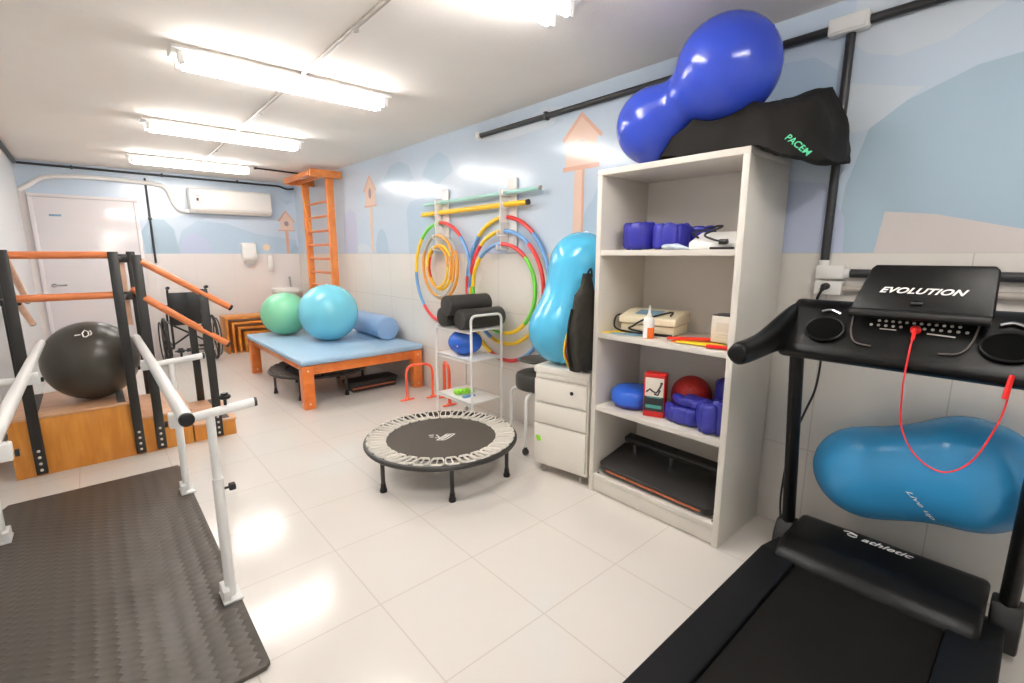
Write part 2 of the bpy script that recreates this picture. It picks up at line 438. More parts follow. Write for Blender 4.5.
# far birdhouse
pr(hump(5.22, .16, .28), 2)
pr([(5.64, 2.14), (5.47, 2.31), (5.30, 2.13), (5.34, 2.15), (5.34, 1.96), (5.60, 1.96), (5.60, 2.16)], 7)
pr([(5.64, 2.14), (5.47, 2.31), (5.47, 2.285), (5.62, 2.12)], 8)
pr([(5.30, 2.13), (5.47, 2.31), (5.47, 2.285), (5.31, 2.11)], 8)
pr([(5.63, 1.965), (5.31, 1.965), (5.31, 1.945), (5.63, 1.945)], 8)
pr([(5.50, 1.945), (5.43, 1.945), (5.43, ZT), (5.50, ZT)], 7)
pr(arc_poly(5.47, 2.10, 0.035, 0.06), 9)
pr(arc_poly(5.95, 1.62, 0.05, 0.07), 10)
pr([(4.60, ZT), (4.05, ZT), (4.05, 1.93), (4.12, 1.97), (4.55, 1.93), (4.62, 1.85)], 2)
pr([(5.2, 2.16), (4.95, 2.33), (4.75, 2.36), (4.55, 2.30), (4.46, 2.16), (4.7, 2.06)], 2)
pr([(4.30, 2.16), (4.15, 2.30), (3.98, 2.34), (3.82, 2.27), (3.75, 2.14), (4.0, 2.05)], 2)
pr([(3.4, 2.34), (3.1, 2.40), (2.8, 2.38), (2.6, 2.44), (2.4, 2.40), (2.5, 2.3), (3.0, 2.28)], 5)
pr(hump(3.3, .5, .12), 4); pr(hump(5.75, .28, .12), 5)
pr([(6.3, ZT), (5.9, ZT), (5.9, 1.9), (6.05, 1.96), (6.25, 1.9)], 4)
struct('wall_right', b, WR)

# back wall: mural above, tiles below
b = B()
b.box(XL, XR, YB, YB+.1, ZT, ZC, mi=0); b.box(XL, XR, YB-.006, YB+.1, 0, ZT, mi=1)
lay[0] = 0
def pb(poly, mi):
    lay[0] += 1
    y = YB - 0.0006 - 0.0003*lay[0]
    b.poly([(p[0], y, max(p[1], ZT)) for p in poly], mi)
pb([(.60, 1.85), (.75, 2.28), (1.2, 2.35), (1.7, 2.35), (1.3, 2.0), (1.0, 1.9)], 5)
pb([(.95, ZT), (1.05, 1.72), (1.25, 1.86), (1.6, 1.84), (2.0, 1.70), (2.57, 1.62), (2.57, ZT)], 2)
pb([(.62, ZT), (.60, 1.70), (.70, 1.86), (.86, 1.86), (.96, 1.74), (1.0, ZT)], 3)
pb([(1.0, ZT), (1.04, 1.62), (1.2, 1.7), (1.35, 1.62), (1.4, ZT)], 4)
pb(arc_poly(2.12, 1.50, .05, .05), 10)
pb([(2.47, ZT), (2.50, 1.52), (2.55, 1.56), (2.59, 1.5), (2.59, ZT)], 3)
pb([(2.325, 1.91), (2.44, 2.06), (2.565, 1.90), (2.54, 1.91), (2.53, 1.77), (2.35, 1.77), (2.35, 1.92)], 7)
pb([(2.31, 1.905), (2.44, 2.075), (2.44, 2.045), (2.335, 1.895)], 8)
pb([(2.575, 1.90), (2.44, 2.075), (2.44, 2.045), (2.555, 1.89)], 8)
pb([(2.31, 1.775), (2.57, 1.775), (2.57, 1.755), (2.31, 1.755)], 8)
pb([(2.41, 1.755), (2.46, 1.755), (2.46, ZT), (2.41, ZT)], 8)
pb(arc_poly(2.44, 1.87, .035, .04), 9)
pb([(2.38, 2.25), (2.43, 2.21), (2.50, 2.23), (2.58, 2.22), (2.52, 2.19), (2.47, 2.15), (2.43, 2.18)], 2)
pb([(-.505, ZT), (-.505, 2.10), (-.44, 2.14), (-.435, ZT)], 6)
struct('wall_back', b, WR[:1] + ['tile_b'] + WR[2:])

# door in the back wall
b = B(); b.box(-0.40, 0.56, YB-.03, YB-.008, 0, 2.07, bev=.004, mi=0)
d = struct('door_1', b, ['door'], smooth=True)
b = B()
for a in ((-0.435, -0.392, 0, 2.07), (0.552, 0.595, 0, 2.07)):
    b.box(a[0], a[1], YB-.045, YB-.006, a[2], a[3], bev=.006)
b.box(-0.435, 0.595, YB-.045, YB-.006, 2.0705, 2.11, bev=.006)
struct('door_frame', b, ['door'], smooth=True, parent=d)
b = B(); b.box(-0.27, -0.16, YB-.036, YB-.029, 1.85, 1.875, bev=.002); struct('door_plate', b, ['sheetblue'], smooth=True, parent=d)
b = B(); b.tube(fillet([(-.33, YB-.03, 1.02), (-.33, YB-.08, 1.02), (-.21, YB-.08, 1.02)], .02), .01)
b.cyl((-.33, YB-.03, 1.02), (-.33, YB-.042, 1.02), .025); struct('door_handle', b, ['chrome'], smooth=True, parent=d)

# ================================================================== CEILING: lamps, conduits
def make_light(y):
    t = thing('ceiling_light', (1.10, y, ZC), '', 'ceiling light', 'twin-tube fluorescent ceiling lights')
    x0, x1 = .46, 1.70
    b = B()
    b.prism([(y-.085, ZC-.028), (y-.04, ZC-.044), (y+.04, ZC-.044), (y+.085, ZC-.028), (y+.06, ZC-.002), (y-.06, ZC-.002)], 'x', x0, x1)
    obj('housing', b, 'fixture', t)
    for dy in (-.056, .056):
        b = B(); b.cyl((x0+.055, y+dy, ZC-.078), (x1-.055, y+dy, ZC-.078), .0165, seg=14); obj('tube', b, 'tube', t)
        for xx in (x0+.025, x1-.057):
            b = B(); b.box(xx, xx+.032, y+dy-.016, y+dy+.016, ZC-.095, ZC-.030, bev=.004); obj('lamp_holder', b, 'white', t)
    return t
L0 = make_light(3.25)
L0['label'] = 'fluorescent ceiling light with two tubes, second from the camera, nearest one fully in frame'
dup(L0, (0, 1.77, 0), 'fluorescent ceiling light with two tubes, between the second and the farthest lights')
dup(L0, (0, 3.62, 0), 'farthest fluorescent ceiling light, nearest the back wall and the air conditioner')
dup(L0, (0, -3.42, 0), 'unseen fluorescent ceiling light added above and behind the camera to brighten the near wall')  # extra unseen lamp, added because the wall by the treadmill was too dark
dup(L0, (0, -1.68, 0), 'closest fluorescent ceiling light, cut off by the top of the frame')

b = B(); b.tube([(1.055, -.9, ZC-.012), (1.165, 6.87, ZC-.012)], .011)
for y in (.6, 2.4, 4.2, 6.0): b.box(1.048+.0142*(y+.9), 1.062+.0142*(y+.9)+.014, y-.01, y+.01, ZC-.026, ZC, bev=.003)
tag(obj('ceiling_conduit', b, 'conduitg'), 'long grey conduit running along the ceiling over the four lights', 'conduit')
b = B(); b.tube([(1.74, 6.90, ZC-.010), (2.58, 7.0, ZC-.010)], .010); b.box(1.735, 1.765, 6.88, 6.92, ZC-.025, ZC, bev=.003)
tag(obj('ceiling_conduit', b, 'conduit'), 'short dark conduit from the farthest ceiling light to the right wall', 'conduit')
b = B(); b.tube(fillet([(-.49, YB-.02, 2.445), (2.38, YB-.02, 2.43), (2.48, YB-.02, 2.39), (2.585, YB-.02, 2.41)], .05), .014)
for x in (.0, .9, 1.8): b.box(x-.012, x+.012, YB-.038, YB, 2.42, 2.462, bev=.003)
tag(obj('wall_conduit', b, 'conduit'), 'black conduit running along the top of the back wall', 'conduit')
b = B(); b.tube([(-.485, 5.35, 2.445), (-.485, YB-.03, 2.445)], .018); b.box(-.505, -.465, 6.5, 6.53, 2.423, 2.467, bev=.003)
tag(obj('wall_conduit', b, 'conduit'), 'black conduit along the top of the left wall corner', 'conduit')
b = B(); b.tube([(.71, YB-.018, 2.385), (.71, YB-.018, 1.28)], .013); b.box(.69, .73, YB-.035, YB, 1.85, 1.88, bev=.003)
tag(obj('wall_conduit', b, 'conduit'), 'thin black vertical conduit on the back wall right of the door', 'conduit')
b = B(); b.tube(spline([(-.50, YB-.03, 2.13), (-.40, YB-.03, 2.20), (-.24, YB-.03, 2.30), (.1, YB-.03, 2.335), (.5, YB-.03, 2.33), (.84, YB-.03, 2.31), (.94, YB-.03, 2.24), (.985, YB-.03, 2.10), (1.05, YB-.03, 2.00), (1.16, YB-.04, 1.985)], 8), .026)
tag(obj('drain_pipe', b, 'pipe'), 'white pipe bending over the door to the air conditioner', 'pipe')

# right wall conduits
zc = 2.365
b = B(); b.tube([(XR-.022, 3.31, zc), (XR-.022, .80, zc)], .019, seg=14)
for y in (2.55, 1.5): b.box(XR-.045, XR, y-.012, y+.012, zc-.027, zc+.027, bev=.004)
b.box(XR-.05, XR, 3.31, 3.35, zc-.026, zc+.026, bev=.004, mi=1)
tag(obj('wall_conduit', b, ['conduit', 'white']), 'black conduit on the right wall running behind the blue peanut ball', 'conduit')
b = B(); b.tube([(XR-.022, .66, zc), (XR-.022, -1.2, zc)], .019, seg=14)
tag(obj('wall_conduit', b, 'conduit'), 'black conduit at the upper right corner, right of the white junction box', 'conduit')
b = B(); b.tube([(XR-.022, .722, 2.33), (XR-.022, .722, 1.36)], .018, seg=14)
b.box(XR-.045, XR, .70, .745, 1.93, 1.955, bev=.004)
tag(obj('wall_conduit', b, 'conduit'), 'black vertical conduit between the two junction boxes on the right wall', 'conduit')
t = thing('junction_box', (XR, .73, 2.365), 'white junction box where two black conduits meet high on the right wall', 'junction box')
b = B(); b.box(XR-.055, XR, .655, .805, zc-.034, zc+.036, bev=.008); obj('body', b, 'white', t)
b = B(); b.box(XR-.062, XR-.055, .665, .795, zc-.026, zc+.028, bev=.003); obj('cover', b, 'white', t)
t = thing('junction_box', (XR, .69, 1.31), 'white junction box above the socket with the black plug', 'junction box')
b = B(); b.box(XR-.055, XR-.004, .635, .745, 1.288, 1.348, bev=.006); obj('body', b, 'white', t)
b = B(); b.cyl((XR-.03, .722, 1.346), (XR-.03, .722, 1.372), .022); obj('collar', b, 'white', t)
b = B(); b.cyl((XR-.03, .637, 1.315), (XR-.03, .615, 1.315), .022); obj('collar', b, 'white', t)
t = thing('power_outlet', (XR, .69, 1.245), 'white wall socket with a black plug, left of the treadmill console', 'outlet')
b = B(); b.box(XR-.055, XR-.004, .635, .745, 1.215, 1.278, bev=.006); obj('body', b, 'white', t)
b = B(); b.tube(spline([(XR-.052, .695, 1.255), (XR-.085, .695, 1.252), (XR-.10, .70, 1.235), (XR-.09, .715, 1.20), (XR-.07, .72, 1.17)], 5), [.016]*6+[.010]*4+[.006]*11, seg=10)
obj('plug', b, 'black', t)
b = B(); b.tube([(XR-.03, .612, 1.315), (XR-.03, -1.2, 1.315)], .019, seg=14)
tag(obj('wall_conduit', b, 'conduit'), 'upper black conduit on the tiles, running behind the treadmill console', 'conduit')
b = B(); b.tube([(XR-.03, .634, 1.245), (XR-.03, -1.2, 1.245)], .016, seg=14)
tag(obj('wall_conduit', b, 'conduitg'), 'lower grey conduit on the tiles, leading right from the wall socket', 'conduit')

# ================================================================== BACK WALL FITTINGS
t = thing('air_conditioner', (1.68, YB-.1, 1.97), 'white split air conditioner high on the back wall', 'air conditioner')
b = B(); b.prism([(YB-.005, 1.965), (YB-.005, 2.295), (YB-.17, 2.295), (YB-.20, 2.27), (YB-.205, 2.02), (YB-.15, 1.965)], 'x', 1.16, 2.19, bev=.008)
obj('body', b, 'white', t)
b = B(); b.box(1.20, 2.16, YB-.208, YB-.203, 2.045, 2.275, bev=.002); obj('front_panel', b, 'white', t)
b = B(); b.prism([(YB-.199, 2.022), (YB-.207, 2.03), (YB-.155, 1.962), (YB-.147, 1.966)], 'x', 1.22, 2.14); obj('air_flap', b, 'lam', t)
b = B(); b.box(1.205, 1.29, YB-.2095, YB-.207, 2.08, 2.22); obj('sticker', b, 'mpink', t)
b = B(); b.box(1.235, 1.262, YB-.2105, YB-.2092, 2.12, 2.16); b.box(1.225, 1.27, YB-.2105, YB-.2092, 2.19, 2.197); obj('sticker_print', b, 'inkdark', t)

t = thing('towel_dispenser', (1.85, YB-.06, 1.26), 'white paper towel dispenser on the back wall left of the sink', 'dispenser')
b = B(); b.prism([(YB-.003, 1.29), (YB-.003, 1.565), (YB-.09, 1.565), (YB-.12, 1.52), (YB-.125, 1.34), (YB-.10, 1.29)], 'x', 1.755, 1.95, bev=.02, seg=3); obj('cover', b, 'white', t)
b = B(); b.box(1.785, 1.92, YB-.09, YB-.006, 1.262, 1.295, bev=.008); obj('tray', b, 'lam', t)
b = B(); b.box(1.80, 1.90, YB-.058, YB-.054, 1.235, 1.265); obj('paper', b, 'mcloud', t)
t = thing('soap_dispenser', (2.14, YB-.03, 1.14), 'small white soap dispenser on the tiles above the sink', 'dispenser')
b = B(); b.box(2.105, 2.175, YB-.07, YB-.003, 1.20, 1.375, bev=.014); obj('body', b, 'white', t)
b = B(); b.box(2.115, 2.175, YB-.09, YB-.006, 1.15, 1.195, bev=.012); obj('push_lever', b, 'white', t)
t = thing('wall_sink', (2.33, YB-.2, .75), 'white corner sink with a tap on the back wall behind the green ball', 'sink')
b = B(); b.prism([(2.13, YB-.006), (2.13, YB-.26), (2.20, YB-.34), (2.44, YB-.34), (2.52, YB-.26), (2.52, YB-.006)], 'z', .80, .875, bev=.02, seg=3)
b.ell((2.33, YB-.17, .80), (.15, .13, .09)); obj('basin', b, 'white', t)
b = B(); b.cyl((2.33, YB-.18, .05), (2.33, YB-.14, .76), .045); obj('pedestal', b, 'white', t)
b = B(); b.tube(fillet([(2.41, YB-.05, .87), (2.41, YB-.05, 1.04), (2.37, YB-.15, 1.04), (2.37, YB-.16, 1.0)], .03), .013); obj('tap', b, 'chrome', t)

# ================================================================== WALL BARS
t = thing('wall_bars', (2.5, 6.8, 0), 'tall orange wooden wall bars with an overhead frame, on right wall by the corner', 'wall bars')
for y in (6.33, 7.22):
    b = B(); b.box(2.41, 2.50, y-.026, y+.026, 0, 2.38, bev=.006); obj('upright', b, 'ladder', t)
z = .22
while z < 2.25:
    b = B(); b.tube([(2.455, 6.34, z), (2.455, 7.21, z)], .018, ry=.014, seg=10); obj('rung', b, 'orangerail', t); z += .186
b = B(); b.box(2.20, XR-.002, 6.255, 6.30, 2.35, 2.44, bev=.004); obj('overhead_arm', b, 'ladder', t)
b = B(); b.box(2.20, XR-.002, 7.25, 7.295, 2.35, 2.44, bev=.004); obj('overhead_arm', b, 'ladder', t)
b = B(); b.box(2.19, 2.23, 6.30, 7.25, 2.365, 2.425, bev=.004); obj('overhead_bar', b, 'ladder', t)
b = B(); b.box(2.38, 2.42, 6.30, 7.25, 2.37, 2.42, bev=.004); obj('overhead_bar', b, 'ladder', t)
for y in (6.33, 7.22):
    b = B(); b.box(2.50, XR-.002, y-.02, y+.02, .72, .78); b.box(2.50, XR-.002, y-.02, y+.02, .3, .36); obj('wall_bracket', b, 'ladder', t)
b = B(); b.tube(spline([(2.36, 7.1, 2.36), (2.37, 7.0, 2.0), (2.39, 6.9, 1.7)], 6), .006); obj('hanging_strap', b, 'hora', t)

# ================================================================== WHEELCHAIR
t = thing('wheelchair', (.905, 7.5, 0), 'black folding wheelchair seen from behind, parked by the back wall', 'wheelchair')
wx0, wx1, wy = .645, 1.175, 7.42
for x in (wx0, wx1):
    b = B(); r = .285
    b.tube([(x, wy+r*math.cos(a), .30+r*math.sin(a)) for a in [2*PI*i/36 for i in range(36)]], .017, closed=True, seg=8); w = obj('wheel', b, 'tyre', t)
    b = B(); xo = x + (-.045 if x == wx0 else .045)
    b.tube([(xo, wy+.25*math.cos(a), .30+.25*math.sin(a)) for a in [2*PI*i/32 for i in range(32)]], .008, closed=True, seg=6); obj('hand_rim', b, 'blackmetal', w)
    b = B(); b.cyl((x-.03, wy, .30), (x+.03, wy, .30), .03)
    for k in range(12):
        a = 2*PI*k/12; b.tube([(x, wy, .30), (x, wy+.275*math.cos(a), .30+.275*math.sin(a))], .003, seg=5, caps=False)
    obj('spokes', b, 'blackmetal', w)
for x in (.72, 1.13):
    b = B(); b.tube(fillet([(x, wy-.02, .22), (x, wy-.02, .95), (x, wy-.13, .98)], .05), .013); obj('back_post', b, 'blackmetal', t)
    b = B(); b.cyl((x, wy-.05, .975), (x, wy-.16, .985), .019); obj('push_handle', b, 'black', t)
    b = B(); b.tube(fillet([(x, wy-.02, .52), (x, wy+.46, .50), (x, wy+.52, .14)], .06), .013)
    b.tube([(x, wy-.02, .22), (x, wy+.42, .22)], .012); obj('side_frame', b, 'blackmetal', t)
    b = B(); b.tube(fillet([(x, wy, .70), (x, wy+.34, .70), (x, wy+.36, .50)], .05), .012); obj('armrest_tube', b, 'blackmetal', t)
    b = B(); b.box(x-.025, x+.025, wy+.02, wy+.30, .71, .74, bev=.01); obj('armrest', b, 'black', t)
    b = B(); b.tube([(x, wy+.44+.075*math.cos(a), .085+.075*math.sin(a)) for a in [2*PI*i/20 for i in range(20)]], .014, closed=True, seg=8); b.cyl((x-.012, wy+.44, .085), (x+.012, wy+.44, .085), .06); obj('caster', b, 'tyre', t)
    b = B(); b.box(x-.06, x+.06, wy+.52, wy+.66, .10, .115, bev=.004); obj('footrest', b, 'black', t)
b = B(); b.box(.715, .92, wy-.034, wy-.012, .50, .915, bev=.008); b.box(.93, 1.135, wy-.034, wy-.012, .50, .915, bev=.008); b.box(.905, .945, wy-.031, wy-.015, .50, .915, bev=.005); obj('backrest', b, 'black', t)
b = B(); b.box(.72, 1.13, wy, wy+.40, .49, .52, bev=.01); obj('seat', b, 'black', t)
b = B(); b.tube([(.72, wy+.10, .22), (1.13, wy+.10, .50)], .012); b.tube([(1.13, wy+.13, .22), (.72, wy+.13, .50)], .012); obj('cross_brace', b, 'blackmetal', t)
b = B(); b.box(.845, .945, wy-.05, wy-.03, .14, .19, bev=.008); b.tube([(.72, wy-.03, .16), (1.13, wy-.03, .16)], .01); obj('anti_tip_bar', b, 'blackmetal', t)

# ================================================================== NESTED STOOLS
lab = ['outermost and tallest of the nested amber wooden step stools by the back wall',
       'second largest of the nested amber wooden step stools, just inside the tallest',
       'middle one of the nested amber wooden step stools by the back wall',
       'second smallest of the nested amber wooden step stools by the back wall',
       'smallest, innermost nested amber wooden step stool by the back wall']
for k in range(5):
    x0, x1, h = 1.36+.075*k, 2.13-.075*k, .52-.075*k; y0, y1 = 7.60+.004*k, 8.00
    t = thing('nesting_stool', ((x0+x1)/2, 7.8, 0), lab[k], 'step stool', 'nested wooden step stools')
    b = B(); b.box(x0, x1, y0, y1, h-.03, h, bev=.003); obj('top', b, 'amber', t)
    for a, c in ((x0, x0+.03), (x1-.03, x1)):
        b = B(); b.box(a, c, y0+.004, y1-.004, 0, h-.03, bev=.002); obj('side_panel', b, 'amber', t)

# ================================================================== TREATMENT TABLE + what lies on it
t = thing('treatment_table', (1.93, 5.35, 0), 'low wide orange wooden treatment table with a light blue vinyl top', 'treatment table')
tx0, tx1, ty0, ty1 = 1.33, 2.555, 4.34, 6.25
b = B(); b.box(tx0-.015, tx1+.01, ty0-.02, ty1+.01, 0.410, .464, bev=.022, seg=4); obj('padded_top', b, 'pad', t)
for x, y in ((tx0, ty0), (tx1-.10, ty0), (tx0, ty1-.10), (tx1-.10, ty1-.10)):
    b = B(); b.box(x, x+.10, y, y+.10, 0, .405, bev=.005); lg = obj('leg', b, 'orange', t)
    b = B()
    for zz in (.05, .36): b.cyl((x-.003, y+.05, zz), (x+.001, y+.05, zz), .009, seg=10); b.cyl((x+.05, y-.003, zz), (x+.05, y+.001, zz), .009, seg=10)
    obj('bolts', b, 'inkgrey', lg)
for a in ((tx0+.10, tx1-.10, ty0+.025, ty0+.05), (tx0+.10, tx1-.10, ty1-.05, ty1-.025)):
    b = B(); b.box(a[0], a[1], a[2], a[3], .315, .405, bev=.003); obj('apron', b, 'orange', t)
for a in ((tx0+.025, tx0+.05, ty0+.10, ty1-.10), (tx1-.05, tx1-.025, ty0+.10, ty1-.10)):
    b = B(); b.box(a[0], a[1], a[2], a[3], .345, .405, bev=.003); obj('apron', b, 'orange', t)

def ball(name, c, r, m, label, cat='exercise ball', valve=None, parts=None):
    b = B(); b.ell(c, r, 56, 36); o = obj(name, b, m); tag(o, label, cat)
    return o
ab = ball('exercise_ball', (1.925, 5.22, .770), (.31, .31, .306), 'aqua', 'glossy aqua exercise ball on the blue treatment table')
b = B(); b.ell((1.925, 5.22, 1.074), (.016, .016, .006), 16, 8); obj('valve_plug', b, 'white', ab)
gb = ball('exercise_ball', (1.675, 5.92, .7125), (.262, .262, .248), 'green', 'green exercise ball on the treatment table, behind the aqua one')
b = B(); b.ell((1.675, 5.92, .956), (.016, .016, .006), 16, 8); obj('valve_plug', b, 'white', gb)
b = B(); r = .128; b.lathe([(0, 0), (r-.025, 0), (r-.006, .006), (r, .025), (r, .82), (r-.006, .84), (r-.025, .845), (0, .845)], (2.405, 4.78, .465+.128), (.05, 1, 0), 36)
bo = tag(obj('bolster', b, 'padroll'), 'light blue cylindrical bolster lying on the table along the wall', 'bolster')
b = B(); b.tube([(2.405+.003+(r-.002)*math.cos(a), 4.80, .59+(r-.002)*math.sin(a)) for a in [2*PI*i/32 for i in range(32)]], .004, closed=True, seg=6); obj('piping', b, 'padroll', bo)

# ================================================================== TRAMPOLINES
def trampoline(cx, cy, R, zt, rin, legs0, lrad, label, dark=False, pad=None):
    t = thing('mini_trampoline', (cx, cy, 0), label, 'trampoline', 'mini trampolines')
    b = B(); b.tube([(cx+R*math.cos(a), cy+R*math.sin(a), zt) for a in [2*PI*i/64 for i in range(64)]], .0165, closed=True, seg=10); obj('rim', b, 'rim', t)
    b = B(); n = 72
    ring = [(cx+(rin+(.006 if i % 3 else -.004))*math.cos(2*PI*i/n), cy+(rin+(.006 if i % 3 else -.004))*math.sin(2*PI*i/n)) for i in range(n)]
    b.prism(ring, 'z', zt-.004, zt+.002); bed = obj('jumping_bed', b, 'bed' if not dark else 'black', t)
    b = B(); k = 30
    pts = []
    for i in range(k):
        a0, a1, am = 2*PI*i/k, 2*PI*(i+.62)/k, 2*PI*(i+.31)/k
        q = lambda a, r, z: (cx+r*math.cos(a), cy+r*math.sin(a), zt+z)
        # one flat elastic loop: bed edge -> rim -> bed edge
        ro, ri = R-.004, rin-.008
        da = 2*PI/k
        aL, aR = a0, a0+da*.86
        b.tube([q(aL+da*.10, ri, .007), q(aL, ri+.02, .008), q(aL, ro-.03, .013), q(aL+da*.16, ro, .020), q(aR-da*.16, ro, .020), q(aR, ro-.03, .013), q(aR, ri+.02, .008), q(aR-da*.10, ri, .007)], .0075, closed=True, seg=6, ry=.004)
        b.tube([q(aL+da*.43, ri, .008), q(aL+da*.43, ro, .016)], .0085, seg=6, ry=.004)
    obj('elastic_cords', b, 'bungee' if not dark else 'strip', t)
    for i in range(6):
        a = math.radians(legs0+60*i); x, y = cx+lrad*math.cos(a), cy+lrad*math.sin(a)
        b = B(); b.cyl((x, y, .03), (x, y, zt-.005), .0125, seg=14); lg = obj('leg', b, 'rim', t)
        b = B(); b.lathe([(0, 0), (.021, 0), (.022, .012), (.0165, .03), (.0145, .055), (0, .055)], (x, y, 0), seg=16); obj('rubber_foot', b, 'black', lg)
    return t, bed
t, bed = trampoline(1.61, 2.52, .478, .222, .365, 4, .44, 'round mini trampoline with white elastic cords on the open floor')
# white scribbled logo on the bed (strokes)
b = B(); ang = math.radians(-52)
def bedpt(u, v): return (1.60+u*math.cos(ang)-v*math.sin(ang)*1.0, 2.53+u*math.sin(ang)+v*math.cos(ang), .2255)
for s in ([(-.075, .0), (-.045, .015)], [(-.06, -.025), (-.035, -.018)], [(-.03, .02), (.0, -.01)], [(-.02, -.03), (.01, -.02)],
          [(.0, -.065), (.05, -.055), (.065, -.02), (.085, .06)], [(.01, -.045), (.045, -.03)], [(.015, -.02), (.055, -.005)],
          [(.02, .0), (.06, .02)], [(.03, .02), (.07, .04)], [(.04, .045), (.082, .062)], [(.005, -.06), (.035, .05)], [(.03, -.06), (.06, .04)]):
    b.tube([bedpt(*p) for p in s], .0045, seg=6, ry=.0012, up=(0, 1, 0))
obj('printed_emblem', b, 'inkwhite', bed)
trampoline(1.71, 5.00, .475, .232, .34, 165, .43, 'black mini trampoline stored on the floor under the treatment table', dark=True)

t = thing('aerobic_step', (2.1, 4.75, 0), 'low black aerobic step with orange stripe on the floor under the treatment table', 'step platform')
b = B(); b.prism([(1.86, 4.60), (1.90, 4.575), (2.36, 4.575), (2.40, 4.60), (2.40, 4.80), (2.36, 4.83), (1.90, 4.83), (1.86, 4.80)], 'z', .075, .105, bev=.008); obj('top', b, 'stepboard', t)
b = B(); b.prism([(1.89, .0), (2.37, .0), (2.39, .075), (1.87, .075)], 'y', 4.60, 4.81, bev=.006); obj('base', b, 'stepboard', t)
b = B(); b.box(1.885, 2.375, 4.594, 4.60, .030, .046, bev=.002); obj('stripe', b, 'stripe', t)

# ================================================================== EXERCISE STAIRS (with ramp behind)
t = thing('exercise_stairs', (.1, 4.45, 0), 'wooden exercise stairs with black steel posts and orange handrails', 'exercise stairs')
sy0, sy1 = 4.135, 4.83
def steps(name, x0, x1, h):
    b = B(); b.box(x0, x1, sy0, sy1, 0, h-.016, bev=.002); o = obj(name, b, 'honey', t)
    b = B(); b.box(x0, x1+.008, sy0-.006, sy1, h-.016, h, bev=.003); obj('tread', b, 'honeytop', o); return o
pf = steps('platform', -.49, .145, .39)
st2 = steps('step', .155, .45, .265)
st1 = steps('step', .46, .735, .135)
for par, x, h in ((pf, .09, .39), (st2, .42, .265), (st1, .70, .135)):
    b = B(); b.box(x-.045, x, sy0+.03, sy1-.03, h, h+.003); obj('antislip_strip', b, 'strip', par)
b = B(); b.box(-.40, -.35, sy0+.03, sy1-.03, .39, .393); obj('antislip_strip', b, 'strip', pf)
b = B(); b.prism([(sy1+.005, .0), (sy1+.005, .38), (sy1+.03, .38), (6.3, .02), (6.3, 0)], 'x', -.47, .02, bev=.003); obj('ramp', b, 'honeytop', t)
def post(x, y0, y1, z0, z1, bolts=True, w=.028):
    b = B(); b.box(x-w, x+w, y0, y1, z0, z1, bev=.004); p = obj('post', b, 'blackmetal', t)
    if bolts:
        for i in range(4):
            b = B(); b.ell((x, y0-.001, z0+.03+.042*i), (.009, .006, .009), 12, 8); obj('bolt', b, 'inkgrey', p)
for x, zt in ((-.37, 1.425), (.135, 1.415), (.255, 1.395), (.615, 1.15)):
    post(x, sy0-.026, sy0-.007, .015, zt)
for x, z0, zt in ((-.455, .30, 1.40), (.268, .26, 1.42), (.615, .12, .83)):
    post(x, sy1+.007, sy1+.032, z0, zt, False, .028)
yr = sy0+.012
def rail(p0, p1, m='orangerail', r=.023, caps=True):
    b = B(); b.cyl(p0, p1, r, seg=18, bev=.004); rl = obj('handrail', b, m, t)
    if caps:
        d = (V(p1)-V(p0)).normalized(); b = B(); b.cyl(V(p1)-d*.002, V(p1)+d*.018, r*1.02, seg=16, bev=.004); obj('end_cap', b, 'black', rl)
    return rl
rail((-.37, yr, 1.393), (.13, yr, 1.393), caps=False)
rail((-.40, yr, 1.131), (.13, yr, 1.131), caps=False)
rail((.275, yr-.02, 1.352), (.775, yr-.02, 1.003))
rail((.265, yr-.02, 1.105), (.735, yr-.02, .725))
rail((.24, sy1-.01, 1.13), (.70, sy1-.01, .74))
rail((-.425, sy1+.05, 1.37), (-.43, 5.95, .995), 'tan')
rail((-.425, sy1+.05, 1.12), (-.42, 5.90, .80), 'tan')
b = B(); b.box(.185, .225, sy1+.04, sy1+.075, .84, 1.36, bev=.005); obj('folded_gate_slat', b, 'tan', t)
for zz in (1.08, 1.37):
    b = B(); b.tube([(.14, sy0-.0, zz), (.19, sy1-.1, zz), (.20, sy1, zz)], .014, seg=8); b.box(.165, .245, sy1-.03, sy1+.006, zz-.035, zz+.03, bev=.006); obj('hinge_bracket', b, 'blackmetal', t)
b = B(); b.box(-.42, -.33, sy0+.03, sy0+.09, 1.09, 1.13, bev=.004); obj('hinge_bracket', b, 'blackmetal', t)

gb = ball('exercise_ball', (-.052, 4.42, .664), (.270, .262, .272), 'graphite', 'large dark grey exercise ball on the wooden stair platform')
b = B()
def onball(px, pz):
    dx, dz = px, pz; cx, cz = -.052, .662
    return (cx+dx, 4.42-.264*math.sqrt(max(0, 1-(dx/.272)**2-(dz/.272)**2)), cz+dz)
for s in ([(-.065, .205), (-.035, .208)], [(-.022, .195), (-.026, .215), (-.012, .232), (.004, .222), (.006, .203), (-.008, .192), (-.022, .195)], [(.014, .20), (.022, .212), (.014, .228)]):
    b.tube([onball(*p) for p in s], .0045, seg=6)
obj('printed_emblem', b, 'inkwhite', gb)

